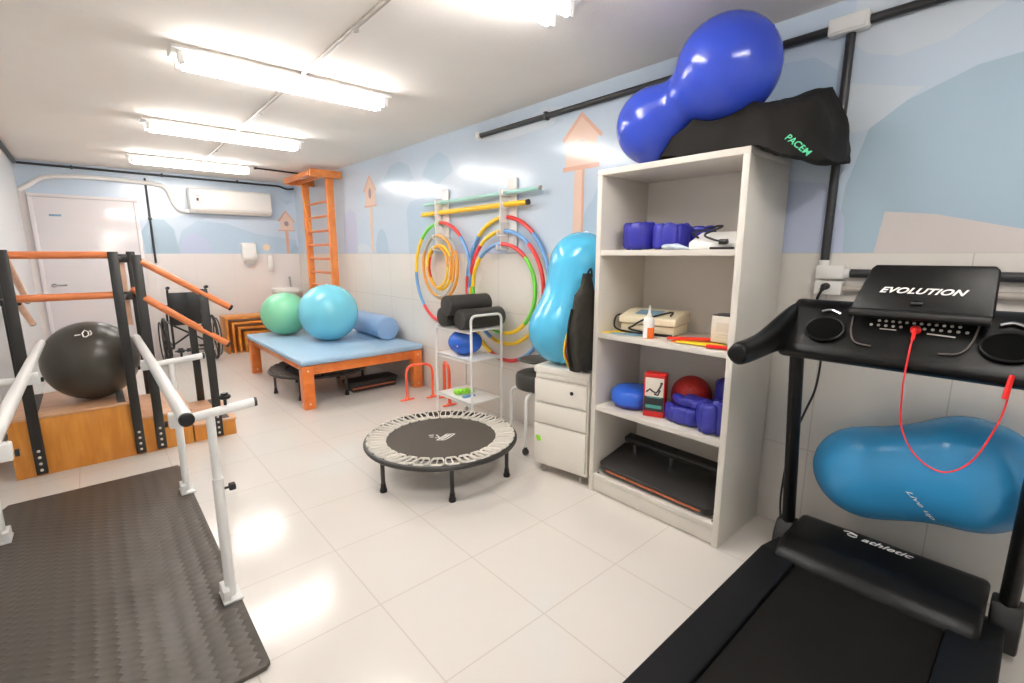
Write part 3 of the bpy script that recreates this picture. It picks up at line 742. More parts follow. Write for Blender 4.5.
# ================================================================== PARALLEL BARS
t = thing('parallel_bars', (-.1, 2.6, 0), 'low white parallel bars mounted on a dark ribbed rubber base mat', 'parallel bars')
b = B(); b.prism([(-.52, 1.60), (.295, 1.60), (.312, 1.617), (.312, 3.60), (.295, 3.70), (-.49, 3.70), (-.52, 3.62)], 'z', .001, .020, bev=.003); obj('base_mat', b, 'rubber', t)
def ell_bar(x, y0, y1):
    b = B(); b.cyl((x, y0, .833), (x, y1, .833), .0235, seg=20); h = obj('hand_bar', b, 'whitemetal', t)
    for y, s in ((y0, -1), (y1, 1)):
        b = B(); b.cyl((x, y-s*.002, .833), (x, y+s*.016, .833), .0245, seg=20, bev=.004); obj('end_cap', b, 'black' if s < 0 else 'white', h)
ell_bar(.196, 1.94, 4.12); ell_bar(-.285, 1.75, 4.28)
def upright(x, y, side, inner):
    b = B(); b.cyl((x, y, .022), (x, y, .54), .0195, seg=16); u = obj('upright', b, 'whitemetal', t)
    b = B(); b.cyl((x, y, .52), (x, y, .815), .0155, seg=16); obj('inner_tube', b, 'whitemetal', u)
    b = B(); b.tube([(x, y, .49), (x+side*.035, y, .49)], .005); b.cyl((x+side*.035, y, .49), (x+side*.058, y, .49), .017, seg=8, bev=.003); obj('knob', b, 'black', u)
    b = B(); b.box(x-.035, x+.035, y-.05, y+.05, .020, .030, bev=.002); b.box(x-side*.02-.012, x-side*.02+.012, y-.045, y+.045, .02, .075, bev=.003)
    for dy in (-.033, .033): b.ell((x-side*.03, y+dy, .033), (.008, .008, .006), 10, 6)
    obj('base_bracket', b, 'whitemetal', u)
    xo = x+(.155 if side > 0 else -.115)
    b = B(); b.cyl((inner, y, .805-.012), (xo, y, .805+.012), .0175, seg=16); c = obj('cross_tube', b, 'whitemetal', t)
    b = B(); b.cyl((xo-side*.002, y, .817), (xo+side*.008, y, .817), .0182, seg=16); obj('end_cap', b, 'black', c)
    b = B(); b.cyl((inner-side*.004, y, .793), (inner-side*.014, y, .793), .012, seg=12); obj('end_cap', b, 'black', c)
    b = B(); xk = x+side*.055; b.cyl((xk, y, .82), (xk, y, .85), .006, seg=8); b.cyl((xk, y, .85), (xk, y, .866), .021, seg=8, bev=.004); b.cyl((xk, y, .866), (xk, y, .874), .013, seg=8); obj('knob', b, 'black', c)
    b = B(); b.box(inner-.0, inner+side*.05, y-.022, y+.022, .776, .83, bev=.005); obj('bar_clamp', b, 'whitemetal', c)
upright(.283, 2.06, 1, .155); upright(.288, 3.23, 1, .155)
upright(-.47, 2.06, -1, -.24); upright(-.47, 3.23, -1, -.24)

# ================================================================== HOOP RACKS, POLES, HOOPS
def rack(y, label):
    t = thing('wall_rack', (XR, y, 1.41), label, 'wall rack', 'white hoop racks')
    b = B(); b.box(XR-.022, XR-.007, y-.055, y+.055, 1.41, 1.985, bev=.006); obj('back_board', b, 'white', t)
    for z, l in ((1.86, .085), (1.77, .085), (1.659, .085), (1.549, .115), (1.446, .12)):
        b = B(); yp = y+(.045 if z < 1.7 else .02); b.tube(fillet([(XR-.02, yp, z-.008), (XR-.02-l, yp, z-.008), (XR-.022-l, yp, z+.028)], .012, 4), .008); obj('peg', b, 'white', t)
    b = B(); b.box(XR-.105, XR-.022, y+.044, y+.052, 1.43, 1.90, bev=.003); obj('side_plate', b, 'white', t)
    return t
rack(3.87, 'white wall rack with pegs on the left, holding the small rings')
rack(2.925, 'white wall rack with pegs on the right, holding three large hoops')
b = B(); b.cyl((XR-.065, 4.16, 1.868), (XR-.065, 2.57, 1.873), .0165, seg=16)
o = tag(obj('exercise_pole', b, 'mint'), 'mint green exercise pole, upper of the two resting on wall racks', 'pole', 'exercise poles')
b = B(); b.cyl((XR-.065, 2.572, 1.873), (XR-.065, 2.555, 1.873), .017, seg=16); obj('end_cap', b, 'conduitg', o)
b = B(); b.cyl((XR-.065, 4.20, 1.778), (XR-.065, 2.70, 1.784), .021, seg=16)
o = tag(obj('exercise_pole', b, 'yellow'), 'yellow exercise pole, lower of the two resting on wall racks', 'pole', 'exercise poles')
b = B(); b.cyl((XR-.065, 2.702, 1.784), (XR-.065, 2.685, 1.784), .0212, seg=16); obj('end_cap', b, 'inkdark', o)

def hoop(x, y, ztop, ry, rz, r, cols, label, seq, group='hoops hung on wall racks', tilt=0.0, name='exercise_hoop', cat='hoop', a0=90):
    b = B(); n = 72; per = n // len(seq)
    mis = [seq[min(i // per, len(seq)-1)] for i in range(n)]
    pts = [(x+tilt*math.sin(math.radians(a0)+2*PI*i/n), y+ry*math.cos(math.radians(a0)+2*PI*i/n), ztop-rz+rz*math.sin(math.radians(a0)+2*PI*i/n)) for i in range(n)]
    b.tube(pts, r, closed=True, seg=10, mis=mis)
    return tag(obj(name, b, cols, sharp=60), label, cat, group)
HC = ['hred', 'hyel', 'hblue', 'hgreen', 'hgrey', 'hora']
# sequence runs from the top clockwise in the picture (towards smaller y)
hoop(XR-.027, 3.01, 1.692, .525, .59, .0165, HC, 'outermost large multicoloured hoop on the right wall rack', [0, 2, 3, 2, 0, 1, 0, 2, 1])
hoop(XR-.058, 2.985, 1.582, .46, .46, .0165, HC, 'middle large hoop on the right wall rack, yellow at its upper left', [2, 0, 0, 1, 1, 2, 1, 0, 1])
hoop(XR-.090, 2.97, 1.478, .39, .36, .0165, HC, 'innermost large hoop on the right rack, green along both sides', [0, 3, 3, 1, 3, 3, 1, 2])
hoop(XR-.062, 3.90, 1.688, .465, .47, .0160, HC, 'large multicoloured hoop on the left rack, around the smaller rings', [0, 2, 2, 1, 0, 2, 1, 3])
hoop(XR-.076, 3.90, 1.578, .295, .30, .0145, HC, 'mid-sized grey and orange ring on the left rack, inside large hoop', [4, 5, 5, 4, 5, 4])
hoop(XR-.104, 3.89, 1.572, .265, .285, .0120, HC, 'mid-sized orange ring hanging just in front of grey ring', [5, 5, 4, 5, 5, 4])
hoop(XR-.080, 3.895, 1.478, .19, .205, .0150, HC, 'small yellow ring with pink side, hanging lowest on the left rack', [1, 5, 1, 1, 0, 5])
hoop(XR-.109, 3.895, 1.472, .175, .192, .0120, HC, 'smallest orange and yellow ring, foremost on the left rack', [5, 1, 5, 1])

# ================================================================== TROLLEY + what stands on it
t = thing('wire_trolley', (2.28, 3.13, 0), 'white three-shelf metal trolley with a looped handle by the right wall', 'trolley')
ax0, ax1, ay0, ay1 = 2.13, 2.43, 2.885, 3.38
b = B(); b.tube(fillet([(ax0, ay0, .03), (ax0, ay0, .935), (ax1, ay0, .935), (ax1, ay0, .03)], .05, 8), .0105, seg=12); obj('handle_frame', b, 'whitemetal', t)
b = B(); b.tube(fillet([(ax0, ay1, .03), (ax0, ay1, .82), (ax1, ay1, .82), (ax1, ay1, .03)], .03, 8), .0095, seg=12); obj('end_frame', b, 'whitemetal', t)
for z in (.232, .575, .811):
    b = B(); b.box(ax0-.004, ax1+.004, ay0+.008, ay1-.008, z, z+.012, bev=.003)
    b.box(ax0-.004, ax0+.002, ay0+.008, ay1-.008, z-.016, z+.012, bev=.002); b.box(ax1-.002, ax1+.004, ay0+.008, ay1-.008, z-.016, z+.012, bev=.002)
    obj('shelf', b, 'whitemetal', t)
for x in (ax0, ax1):
    for y in (ay0, ay1):
        b = B(); b.cyl((x-.01, y, .019), (x+.01, y, .019), .019, seg=14, bev=.003); b.box(x-.007, x+.007, y-.009, y+.009, .022, .05); obj('caster', b, 'conduitg', t)
# foam rollers
def roller(y, z, x0, label):
    b = B(); r = .079
    b.lathe([(0, 0), (r-.014, 0), (r-.004, .004), (r, .014), (r, .396), (r-.004, .406), (r-.014, .41), (0, .41)], (x0, y, z), (1, 0, 0), 32)
    return tag(obj('foam_roller', b, 'foam'), label, 'foam roller', 'black foam rollers on the trolley')
roller(2.975, .824+.079, 2.085, 'black foam roller on the trolley top, foremost and nearest the handle')
roller(3.222, .824+.079, 2.088, 'black foam roller on the trolley top, leftmost and partly hidden')
roller(3.105, .824+.079+.101, 2.05, 'black foam roller stacked on top of the other two')
o = ball('overball', (2.25, 3.13, .588+.104), (.138, .140, .104), 'overball', 'small glossy blue squashed ball on the trolley middle shelf')
b = B(); b.ell((2.13, 3.07, .68), (.006, .006, .006), 10, 8); obj('valve_plug', b, 'white', o)
t = thing('hand_trainer', (2.24, 3.14, .2445), 'small lime green hand exerciser on the trolley bottom shelf', 'hand exerciser')
b = B()
for i in range(5): b.ell((2.18+.03*i, 3.17-.012*i, .270+.004*(i % 2)), (.018, .035, .025), 14, 10)
obj('grip', b, 'lime', t)
b = B(); b.box(2.17, 2.28, 3.04, 3.08, .2445, .259, bev=.004); obj('base', b, 'hblue', t)

# ================================================================== MINI HURDLES
def hurdle(p0, p1, h, r, label):
    p0, p1 = V(p0), V(p1); cx = (p0+p1)/2
    t = thing('mini_hurdle', cx, label, 'hurdle', 'orange mini hurdles')
    b = B(); b.tube(fillet([p0+V((0, 0, .012)), p0+V((0, 0, h)), p1+V((0, 0, h)), p1+V((0, 0, .012))], .085, 8), r, seg=12); obj('arch', b, 'hurdle', t)
    for p in (p0, p1):
        b = B(); b.box(p.x-.07, p.x+.07, p.y-.016, p.y+.016, 0, .013, bev=.005); b.lathe([(.03, .012), (.016, .03), (.0, .05)], p, seg=16); obj('foot', b, 'hurdle', t)
hurdle((2.185, 4.015, 0), (2.425, 3.935, 0), .345, .0125, 'orange-red mini hurdle in front of the treatment table leg')
hurdle((2.40, 3.605, 0), (2.515, 3.86, 0), .37, .016, 'orange-red mini hurdle standing just behind the white trolley')

# ================================================================== PEDESTAL CABINET
RC = Matrix.Rotation(math.radians(10.5), 4, 'Z'); c0 = V((2.05, 2.105, 0))
def place(bd):  # local: x depth away from the front, y negative to the right
    bd.xform(Matrix.Translation(c0) @ RC)
t = thing('drawer_pedestal', (2.25, 1.95, 0), 'white metal drawer pedestal on casters, left of the shelf unit', 'drawer unit')
W_, D_ = .385, .43
b = B(); b.box(.012, D_, -W_, 0, .055, .685, bev=.004); place(b); obj('body', b, 'cab', t)
b = B(); b.box(-.006, D_+.004, -W_-.004, .004, .668, .712, bev=.008); place(b); obj('top', b, 'cab', t)
b = B(); b.box(-.002, .014, -W_+.02, -.02, .640, .668, bev=.003); place(b); obj('name_strip', b, 'cab', t)
for z0, z1 in ((.485, .632), (.345, .477), (.075, .337)):
    b = B(); b.box(-.010, .012, -W_+.006, -.006, z0, z1, bev=.005); place(b); dr = obj('drawer', b, 'cab', t)
    b = B(); b.box(-.0105, .002, -W_+.012, -.012, z1-.008, z1-.001, bev=.002); place(b); obj('finger_pull', b, 'lam', dr)
    if z0 > .4:
        b = B(); b.cyl((-.018, -W_*.73, .575), (-.009, -W_*.73, .575), .012, seg=16, bev=.003); place(b); obj('lock', b, 'black', dr)
    if z0 < .1:
        b = B(); b.prism([(-.02, .255), (-.055, .255), (-.062, .225), (-.03, .215)], 'x', -.0112, -.0102); place(b); obj('sticker', b, 'lime', dr)
for x, y in ((.05, -.05), (.05, -W_+.05), (D_-.05, -.05), (D_-.05, -W_+.05)):
    b = B(); b.cyl((x-.012, y-.008, .024), (x-.012, y+.008, .024), .024, seg=16, bev=.003); b.box(x-.015, x+.015, y-.013, y+.013, .03, .056, bev=.003); place(b); obj('caster', b, 'conduitg', t)

# peanut ball standing on the pedestal
def peanut(name, p0, p1, r0, r1, waist, m, label, seg=48, squash=None):
    p0, p1 = V(p0), V(p1); L = (p1-p0).length; ax = (p1-p0)/L
    N = 64; prof = []
    for i in range(N+1):
        h = -r0 + (L+r0+r1)*(0.5-0.5*math.cos(PI*i/N))
        a = math.sqrt(max(0, r0*r0-h*h)) if h < r0 else 0
        c = math.sqrt(max(0, r1*r1-(h-L)**2)) if h > L-r1 else 0
        w = 0
        if 0 < h < L:
            s = h/L; w = (r0*(1-s)+r1*s)*(1-(1-waist)*math.sin(PI*s)**1.6)
        r = max(a, c, w)
        prof.append([r, h])
    for _ in range(5):
        q = [list(p) for p in prof]
        for i in range(3, N-2): q[i][0] = (prof[i-1][0]+2*prof[i][0]+prof[i+1][0])/4
        prof = q
    prof[0][0] = prof[-1][0] = 0
    b = B(); b.lathe([tuple(p) for p in prof], p0, ax, seg)
    if squash: b.xform(squash)
    return tag(obj(name, b, m, sharp=80), label, 'peanut ball'), prof, p0, ax
o, *_ = peanut('peanut_ball', (2.215, 2.025, .930), (2.33, 1.985, 1.335), .218, .200, .86, 'sky_pnut', 'light blue peanut ball standing upright on the drawer pedestal')
b = B(); b.ell((2.362, 1.975, 1.533), (.014, .014, .008), 12, 8); obj('valve_plug', b, 'white', o)

# backpack leaning between peanut ball and shelf unit
t = thing('backpack', (2.12, 1.755, .712), 'dark camouflage bag squeezed between peanut ball and shelf unit', 'bag')
b = B()
secs = [(.730, 2.03, 2.20, .030), (.745, 2.01, 2.23, .042), (.85, 1.985, 2.24, .050), (.98, 1.985, 2.23, .047), (1.10, 2.01, 2.21, .040), (1.17, 2.03, 2.19, .030), (1.23, 2.06, 2.17, .022), (1.29, 2.09, 2.16, .014)]
rg = []
for z, xa, xb, hy in secs:
    cx, hx = (xa+xb)/2, (xb-xa)/2
    rg.append([b.bm.verts.new((cx+hx*math.copysign(abs(math.cos(a))**.6, math.cos(a)), 1.757+hy*math.copysign(abs(math.sin(a))**.6, math.sin(a)), z)) for a in [2*PI*k/24 for k in range(24)]])
for i in range(len(rg)-1):
    for k in range(24): b.bm.faces.new((rg[i][k], rg[i][(k+1) % 24], rg[i+1][(k+1) % 24], rg[i+1][k]))
b.bm.faces.new(rg[0]); b.bm.faces.new(rg[-1])
bmesh.ops.subdivide_edges(b.bm, edges=b.bm.edges[:], cuts=1, use_grid_fill=True)
b.wobble(.016, 11, seed=3); b.wobble(.008, 30, seed=8)
for v in b.bm.verts: v.co.y = max(1.712, v.co.y); v.co.z = max(.713, v.co.z)
obj('bag_body', b, 'pack', t, sharp=60)
for dx, m, r in ((0.0, 'hyel', .006), (.012, 'hred', .006)):
    b = B(); b.tube(spline([(2.02+dx, 1.795, .76), (1.985+dx, 1.80, .84), (2.0+dx, 1.80, .93), (2.04+dx, 1.795, 1.0)], 6), r, seg=8); obj('trim_piping', b, m, t)
b = B(); b.tube(spline([(2.10, 1.74, 1.26), (2.10, 1.735, 1.30), (2.125, 1.735, 1.315), (2.14, 1.74, 1.27)], 6), .008, ry=.004, seg=8); obj('strap', b, 'black', t)
b = B(); b.tube(spline([(1.995, 1.752, 1.10), (1.982, 1.765, 1.0), (1.976, 1.76, .88), (2.0, 1.75, .77)], 6), .014, ry=.005, seg=8); obj('side_strap', b, 'black', t)

# ================================================================== ROLLING STOOL
t = thing('rolling_stool', (2.33, 2.47, 0), 'rolling stool with dark round seat and white tubular legs beside pedestal', 'stool')
cx, cy = 2.405, 2.43
b = B(); b.lathe([(0, .425), (.15, .425), (.165, .435), (.17, .455), (.17, .515), (.163, .535), (.145, .545), (0, .548)], (cx, cy, 0), seg=36); obj('seat', b, 'dkpad', t)
b = B(); b.lathe([(0, .607), (.09, .607), (.135, .622), (.137, .632), (.125, .638), (0, .638)], (2.435, 2.47, 0), seg=36); obj('upper_pad', b, 'dkpad', t)
b = B(); b.tube(fillet([(cx+.12, cy+.10, .43), (cx+.16, cy+.11, .50), (cx+.09, cy+.08, .615)], .04), .011); obj('pad_bracket', b, 'blackmetal', t)
for dx, dy in ((-.235, -.115), (-.12, .17), (.145, .15), (.135, -.13)):
    b = B(); b.tube(fillet([(cx+dx*.3, cy+dy*.3, .415), (cx+dx, cy+dy, .42), (cx+dx, cy+dy, .055)], .06), .0115, seg=12); lg = obj('leg', b, 'whitemetal', t)
    b = B(); b.cyl((cx+dx-.016, cy+dy, .024), (cx+dx+.016, cy+dy, .024), .024, seg=16, bev=.005); b.cyl((cx+dx, cy+dy, .03), (cx+dx, cy+dy, .06), .013, seg=12); obj('caster', b, 'black', lg)

# ================================================================== SHELF UNIT
t = thing('shelf_unit', (2.34, 1.3, 0), 'tall open white laminate shelf unit against the right wall', 'shelf unit')
sx0, sx1, syA, syB, sh = 2.117, 2.565, .905, 1.700, 1.842
for y0, y1 in ((syA, syA+.030), (syB-.030, syB)):
    b = B(); b.box(sx0, sx1, y0, y1, 0, sh-.030, bev=.0015); obj('side_panel', b, 'lam', t)
b = B(); b.box(sx0, sx1, syA, syB, sh-.030, sh, bev=.0015); obj('top_panel', b, 'lam', t)
b = B(); b.box(sx1-.012, sx1-.001, syA+.030, syB-.030, .02, sh-.030); obj('back_panel', b, 'lam', t)
for z in (1.42, .962, .535, .112):
    b = B(); b.box(sx0+.004, sx1-.012, syA+.030, syB-.030, z-.028, z, bev=.0012); obj('shelf', b, 'lam', t)
b = B(); b.box(sx0+.008, sx0+.026, syA+.030, syB-.030, .006, .084, bev=.0012); obj('plinth', b, 'lam', t)
b = B()
for y in (1.655, .95): b.cyl((2.15, y, .112), (2.15, y, .1135), .008, seg=10)
obj('screw_caps', b, 'inkdark', t)

# ---- top: royal blue peanut + black bag
o, *_ = peanut('peanut_ball', (2.225, 1.440, 2.033), (2.20, 1.075, 2.192), .187, .219, .62, 'royal', 'royal blue peanut ball lying on top of the shelf unit')
b = B(); b.ell((2.19, .895, 2.30), (.012, .012, .012), 12, 8); obj('valve_plug', b, 'royal', o)

t = thing('equipment_bag', (2.30, 1.0, sh), 'black fabric bag with green lettering on the shelf unit top', 'bag')
b = B()
# cross sections along -y : (y, polygon in x,z)
S = [(1.365, [(2.17, 1.846), (2.30, 1.846), (2.29, 1.860), (2.24, 1.870), (2.18, 1.862)]),
     (1.29, [(2.13, 1.846), (2.40, 1.846), (2.40, 1.88), (2.26, 1.93), (2.15, 1.93)]),
     (1.18, [(2.125, 1.846), (2.50, 1.846), (2.50, 1.93), (2.28, 1.98), (2.14, 2.015)]),
     (1.06, [(2.125, 1.846), (2.53, 1.846), (2.53, 1.95), (2.32, 1.99), (2.14, 2.02)]),
     (.93, [(2.11, 1.843), (2.55, 1.846), (2.55, 2.00), (2.38, 2.06), (2.16, 2.025)]),
     (.82, [(2.06, 1.800), (2.56, 1.815), (2.55, 2.00), (2.42, 2.095), (2.17, 2.00)]),
     (.735, [(2.07, 1.765), (2.57, 1.80), (2.55, 1.98), (2.44, 2.105), (2.20, 1.98)]),
     (.655, [(2.22, 1.765), (2.56, 1.79), (2.55, 1.86), (2.48, 1.91), (2.30, 1.83)])]
rg = []
for y, pl in S: rg.append([b.bm.verts.new((p[0], y, p[1])) for p in pl])
for i in range(len(rg)-1):
    for k in range(5): b.bm.faces.new((rg[i][k], rg[i][(k+1) % 5], rg[i+1][(k+1) % 5], rg[i+1][k]))
b.bm.faces.new(rg[0]); b.bm.faces.new(rg[-1])
bmesh.ops.recalc_face_normals(b.bm, faces=b.bm.faces[:])
bmesh.ops.subdivide_edges(b.bm, edges=b.bm.edges[:], cuts=5, use_grid_fill=True)
for _ in range(1): bmesh.ops.smooth_vert(b.bm, verts=b.bm.verts[:], factor=.4, use_axis_x=True, use_axis_y=True, use_axis_z=True)
b.wobble(.022, 9, seed=1); b.wobble(.006, 26, seed=5)
for v in b.bm.verts:
    if v.co.y > .90: v.co.z = max(sh+.001, v.co.z)
    v.co.x = min(v.co.x, 2.575)
    for c_, r_ in ((V((2.225, 1.440, 2.033)), .189), (V((2.20, 1.075, 2.192)), .221)):   # the ball dents the bag
        d_ = v.co - c_
        if d_.length < r_ and d_.length > 1e-4: v.co = c_ + d_.normalized()*r_
bagm = obj('bag_body', b, 'bag', t, sharp=50)
drape(text('lettering', 'PACEM', bagm, 'inkgreen', (2.02, .70, 1.805), (.50, -.62, -.62), (-.2, -.5, .6), .036, depth=0.0, bold=.0006), bagm, (1, .3, .1))

# ---- first shelf (z 1.42): weights, cloth, device
def cuff(name, cx, cy, z, rx, ry, n, sz, m, label, a0=0, span=300, group=None, rz=0.0, lie=False):
    """padded weight cuff: a chain of sewn pouches curled round"""
    b = B()
    for i in range(n):
        a = math.radians(a0+span*i/(n-1)); px, py = cx+rx*math.cos(a), cy+ry*math.sin(a)
        vs = b.ell((0, 0, 0), (1, 1, 1), 18, 12)
        for v in vs:
            for k in range(3):
                v.co[k] = math.copysign(abs(v.co[k])**.62, v.co[k])
            v.co = V((v.co.x*sz[0], v.co.y*sz[1], v.co.z*sz[2]))
        tx, ty = -rx*math.sin(a), ry*math.cos(a); an = math.atan2(ty, tx)
        b.xform(Matrix.Translation((px, py, z+sz[2])) @ Matrix.Rotation(an, 4, 'Z'), vs)
    if lie: b.xform(Matrix.Translation((cx, cy, z+ry)) @ Matrix.Rotation(math.radians(lie), 4, 'Z') @ Matrix.Rotation(math.radians(90), 4, 'Y') @ Matrix.Translation((-cx, -cy, -z-sz[2])))
    b.wobble(.006, 22, seed=cx*7+cy*3); zmin = min(v.co.z for v in b.bm.verts)
    for v in b.bm.verts: v.co.z += z-zmin+.0005
    return tag(obj(name, b, m, sharp=70), label, 'weight cuff', group)
G = 'blue ankle weights on the shelves'
cuff('ankle_weight', 2.27, 1.53, 1.42, .055, .065, 7, (.040, .024, .073), 'weight2', 'blue ankle weight at the left of the highest shelf', 150, 290, G)
cuff('ankle_weight', 2.30, 1.352, 1.42, .075, .070, 7, (.042, .024, .066), 'weight2', 'blue ankle weight on the highest shelf, middle of the three', 110, 290, G)
cuff('ankle_weight', 2.44, 1.275, 1.42, .055, .060, 6, (.042, .022, .060), 'weight2', 'blue ankle weight on the highest shelf, farthest back by white device', 90, 290, G)
b = B(); b.ell((2.215, 1.285, 1.434), (.05, .075, .016), 28, 12); b.ell((2.205, 1.235, 1.430), (.04, .05, .012), 24, 10); b.wobble(.012, 18, seed=2)
for v in b.bm.verts: v.co.z = max(1.4205, v.co.z)
tag(obj('folded_cloth', b, 'cloth', sharp=70), 'crumpled pale blue cloth on the highest shelf, before the weights', 'cloth')
t = thing('therapy_device', (2.28, 1.06, 1.42), 'white electronic device with a black cable on the highest shelf', 'device')
b = B(); b.prism([(2.18, 1.4205), (2.40, 1.4205), (2.40, 1.505), (2.30, 1.505), (2.18, 1.455)], 'y', .955, 1.19, bev=.008); obj('housing', b, 'white', t)
b = B(); b.tube(spline([(2.22, 1.16, 1.475), (2.20, 1.18, 1.50), (2.22, 1.12, 1.515), (2.26, 1.09, 1.53), (2.24, 1.06, 1.525), (2.20, 1.12, 1.49), (2.165, 1.06, 1.465), (2.165, 1.01, 1.455)], 6), .005, seg=8); obj('cable', b, 'black', t)
b = B(); b.cyl((2.165, 1.03, 1.455), (2.165, .995, 1.455), .012, seg=12); obj('plug', b, 'black', t)
b = B(); b.box(2.15, 2.175, .965, 1.07, 1.4205, 1.432, bev=.003); obj('probe', b, 'black', t)

# ---- second shelf (z .962)
t = thing('ultrasound_unit', (2.38, 1.45, .962), 'beige boxy therapy unit with a black cable on the second shelf', 'device')
dv = Matrix.Translation((2.37, 1.47, 0)) @ Matrix.Rotation(math.radians(8), 4, 'Z')
b = B(); b.prism([(-.10, .965), (.10, .965), (.10, 1.02), (-.10, 1.015)], 'y', -.155, .155, bev=.006); b.xform(dv); obj('base', b, 'cream', t)
b = B(); b.prism([(-.112, 1.017), (.11, 1.025), (.11, 1.085), (.02, 1.088), (-.105, 1.058)], 'y', -.165, .165, bev=.010); b.xform(dv); obj('lid', b, 'cream', t)
b = B(); b.prism([(-.075, 1.071), (.0, 1.085), (.0, 1.087), (-.075, 1.0735)], 'y', -.06, .08); b.xform(dv); obj('control_panel', b, 'sheetblue', t)
b = B(); b.tube(spline([(-.09, -.13, 1.075), (-.06, -.12, 1.09), (-.12, .0, 1.05), (-.135, .06, 1.01), (-.135, .08, .99), (-.125, -.05, .975), (-.13, -.16, .974)], 6), .0055, seg=8); b.tube(spline([(-.06, .16, 1.06), (-.10, .185, 1.05), (-.12, .18, .99), (-.125, .10, .972), (-.13, -.05, .971)], 6), .0055, seg=8); b.xform(dv); obj('cable', b, 'black', t)
b = B(); b.box(-.11, .10, -.15, .15, .9625, .968, bev=.002); b.xform(dv); obj('rubber_foot', b, 'black', t)
def sheet(name, pts, z, m, label, th=.003, group=None, cat='band'):
    b = B(); b.prism(pts, 'z', z, z+th, bev=th*.3); return tag(obj(name, b, m), label, cat, group)
sheet('foam_sheet', [(2.145, 1.66), (2.17, 1.665), (2.29, 1.64), (2.25, 1.52), (2.20, 1.52)], .9625, 'bandyel', 'yellow flat sheet at the left end of the second shelf', cat='sheet')
sheet('foam_sheet', [(2.14, 1.60), (2.165, 1.605), (2.235, 1.50), (2.20, 1.43), (2.165, 1.45)], .9660, 'sheetblue', 'grey-blue flat sheet lying on the yellow sheet', cat='sheet')
t = thing('squeeze_bottle', (2.19, 1.385, .9625), 'white squeeze bottle with orange contents on the second shelf', 'bottle')
b = B(); b.lathe([(0, 0), (.026, 0), (.028, .006), (.028, .058)], (2.185, 1.385, .9625), seg=28); b.lathe([(.028, .058), (.028, .098), (.022, .110), (.011, .116), (0, .116)], (2.185, 1.385, .9625), seg=28, mi=1); obj('body', b, ['bandora', 'white'], t)
b = B(); b.lathe([(.011, .114), (.011, .128), (.007, .134), (.004, .172), (0, .174)], (2.185, 1.385, .9625), seg=20); obj('nozzle', b, 'white', t)
b = B(); b.cyl((2.185, 1.385, .9635), (2.185, 1.385, 1.02), .0286, seg=28)
for v in b.bm.verts: pass
b2 = B(); b2.tube([(2.185+.0287*math.cos(a), 1.385+.0287*math.sin(a), .995) for a in [math.radians(95+i*8) for i in range(14)]], .030, ry=.0006, up=(0, 0, 1), seg=8); b.bm.free(); obj('side_label', b2, 'white', t)
sheet('elastic_band', [(2.17, 1.245), (2.235, 1.26), (2.33, 1.17), (2.32, 1.05), (2.24, 1.07)], .9625, 'bandora', 'orange folded elastic band on the second shelf, under the red one', .005, 'folded elastic bands')
sheet('elastic_band', [(2.155, 1.21), (2.19, 1.23), (2.26, 1.05), (2.235, .98), (2.16, 1.03)], .9678, 'bandyel', 'yellow folded elastic band on the second shelf, before the orange one', .004, 'folded elastic bands')
b = B(); b.tube(spline([(2.18, 1.27, .978), (2.21, 1.20, .982), (2.27, 1.12, .982), (2.31, 1.06, .980)], 6), .006, ry=.022, up=(0, 0, 1), seg=10); tag(obj('elastic_band', b, 'bandred'), 'red rolled elastic band lying across the orange one, second shelf', 'band', 'folded elastic bands')
b = B(); b.tube(spline([(2.14, 1.045, .974), (2.16, .995, .974), (2.17, .95, .973)], 6), .009, ry=.018, up=(0, 0, 1), seg=10); tag(obj('elastic_band', b, 'red'), 'short red elastic band in front of the white carton, second shelf', 'band', 'folded elastic bands')
t = thing('small_carton', (2.29, 1.03, .9625), 'white carton with faint print at the right end of second shelf', 'box')
b = B(); b.box(2.26, 2.36, .955, 1.085, .9675+.008, 1.105, bev=.003); obj('carton_body', b, 'carton', t)
b = B(); b.box(2.2585, 2.2602, .98, 1.06, 1.03, 1.075); b.box(2.2585, 2.2602, .98, 1.06, 1.0, 1.006); b.box(2.2585, 2.2602, .99, 1.05, 1.012, 1.018); obj('print', b, 'inkgrey', t)
b = B(); b.box(2.262, 2.358, .957, 1.083, 1.105, 1.111, bev=.001); obj('top_flap', b, 'boxdark', t)

# ---- third shelf (z .535)
t = thing('balance_disc', (2.28, 1.535, .535), 'blue inflatable balance disc on the third shelf', 'balance disc')
b = B(); b.lathe([(0, .008), (.09, .008), (.118, .03), (.125, .06), (.118, .092), (.095, .112), (.05, .118), (0, .118)], (2.275, 1.525, .535), seg=44); obj('disc', b, 'disc', t)
b = B(); b.lathe([(0, .0008), (.085, .0008), (.105, .012), (.115, .026), (.10, .022), (0, .012)], (2.275, 1.525, .535), seg=40); obj('underside', b, 'weight2', t)
t = thing('product_box', (2.23, 1.325, .535), 'red and black product box with an exercise picture on third shelf', 'box')
px = Matrix.Translation((2.19, 1.335, 0)) @ Matrix.Rotation(math.radians(20), 4, 'Z')
b = B(); b.box(0, .075, -.055, .055, .536, .773, bev=.002); b.xform(px); obj('box_body', b, 'boxred', t)
b = B(); b.box(-.001, 0, -.048, .048, .650, .752); b.xform(px); obj('picture', b, 'boxpic', t)
b = B(); b.box(-.001, 0, -.052, .052, .568, .648); b.xform(px); obj('dark_panel', b, 'boxdark', t)
b = B(); b.box(-.002, -.001, -.042, .042, .585, .603); b.box(-.002, -.001, -.038, .038, .642, .649); b.xform(px); obj('teal_bands', b, 'teal', t)
b = B()
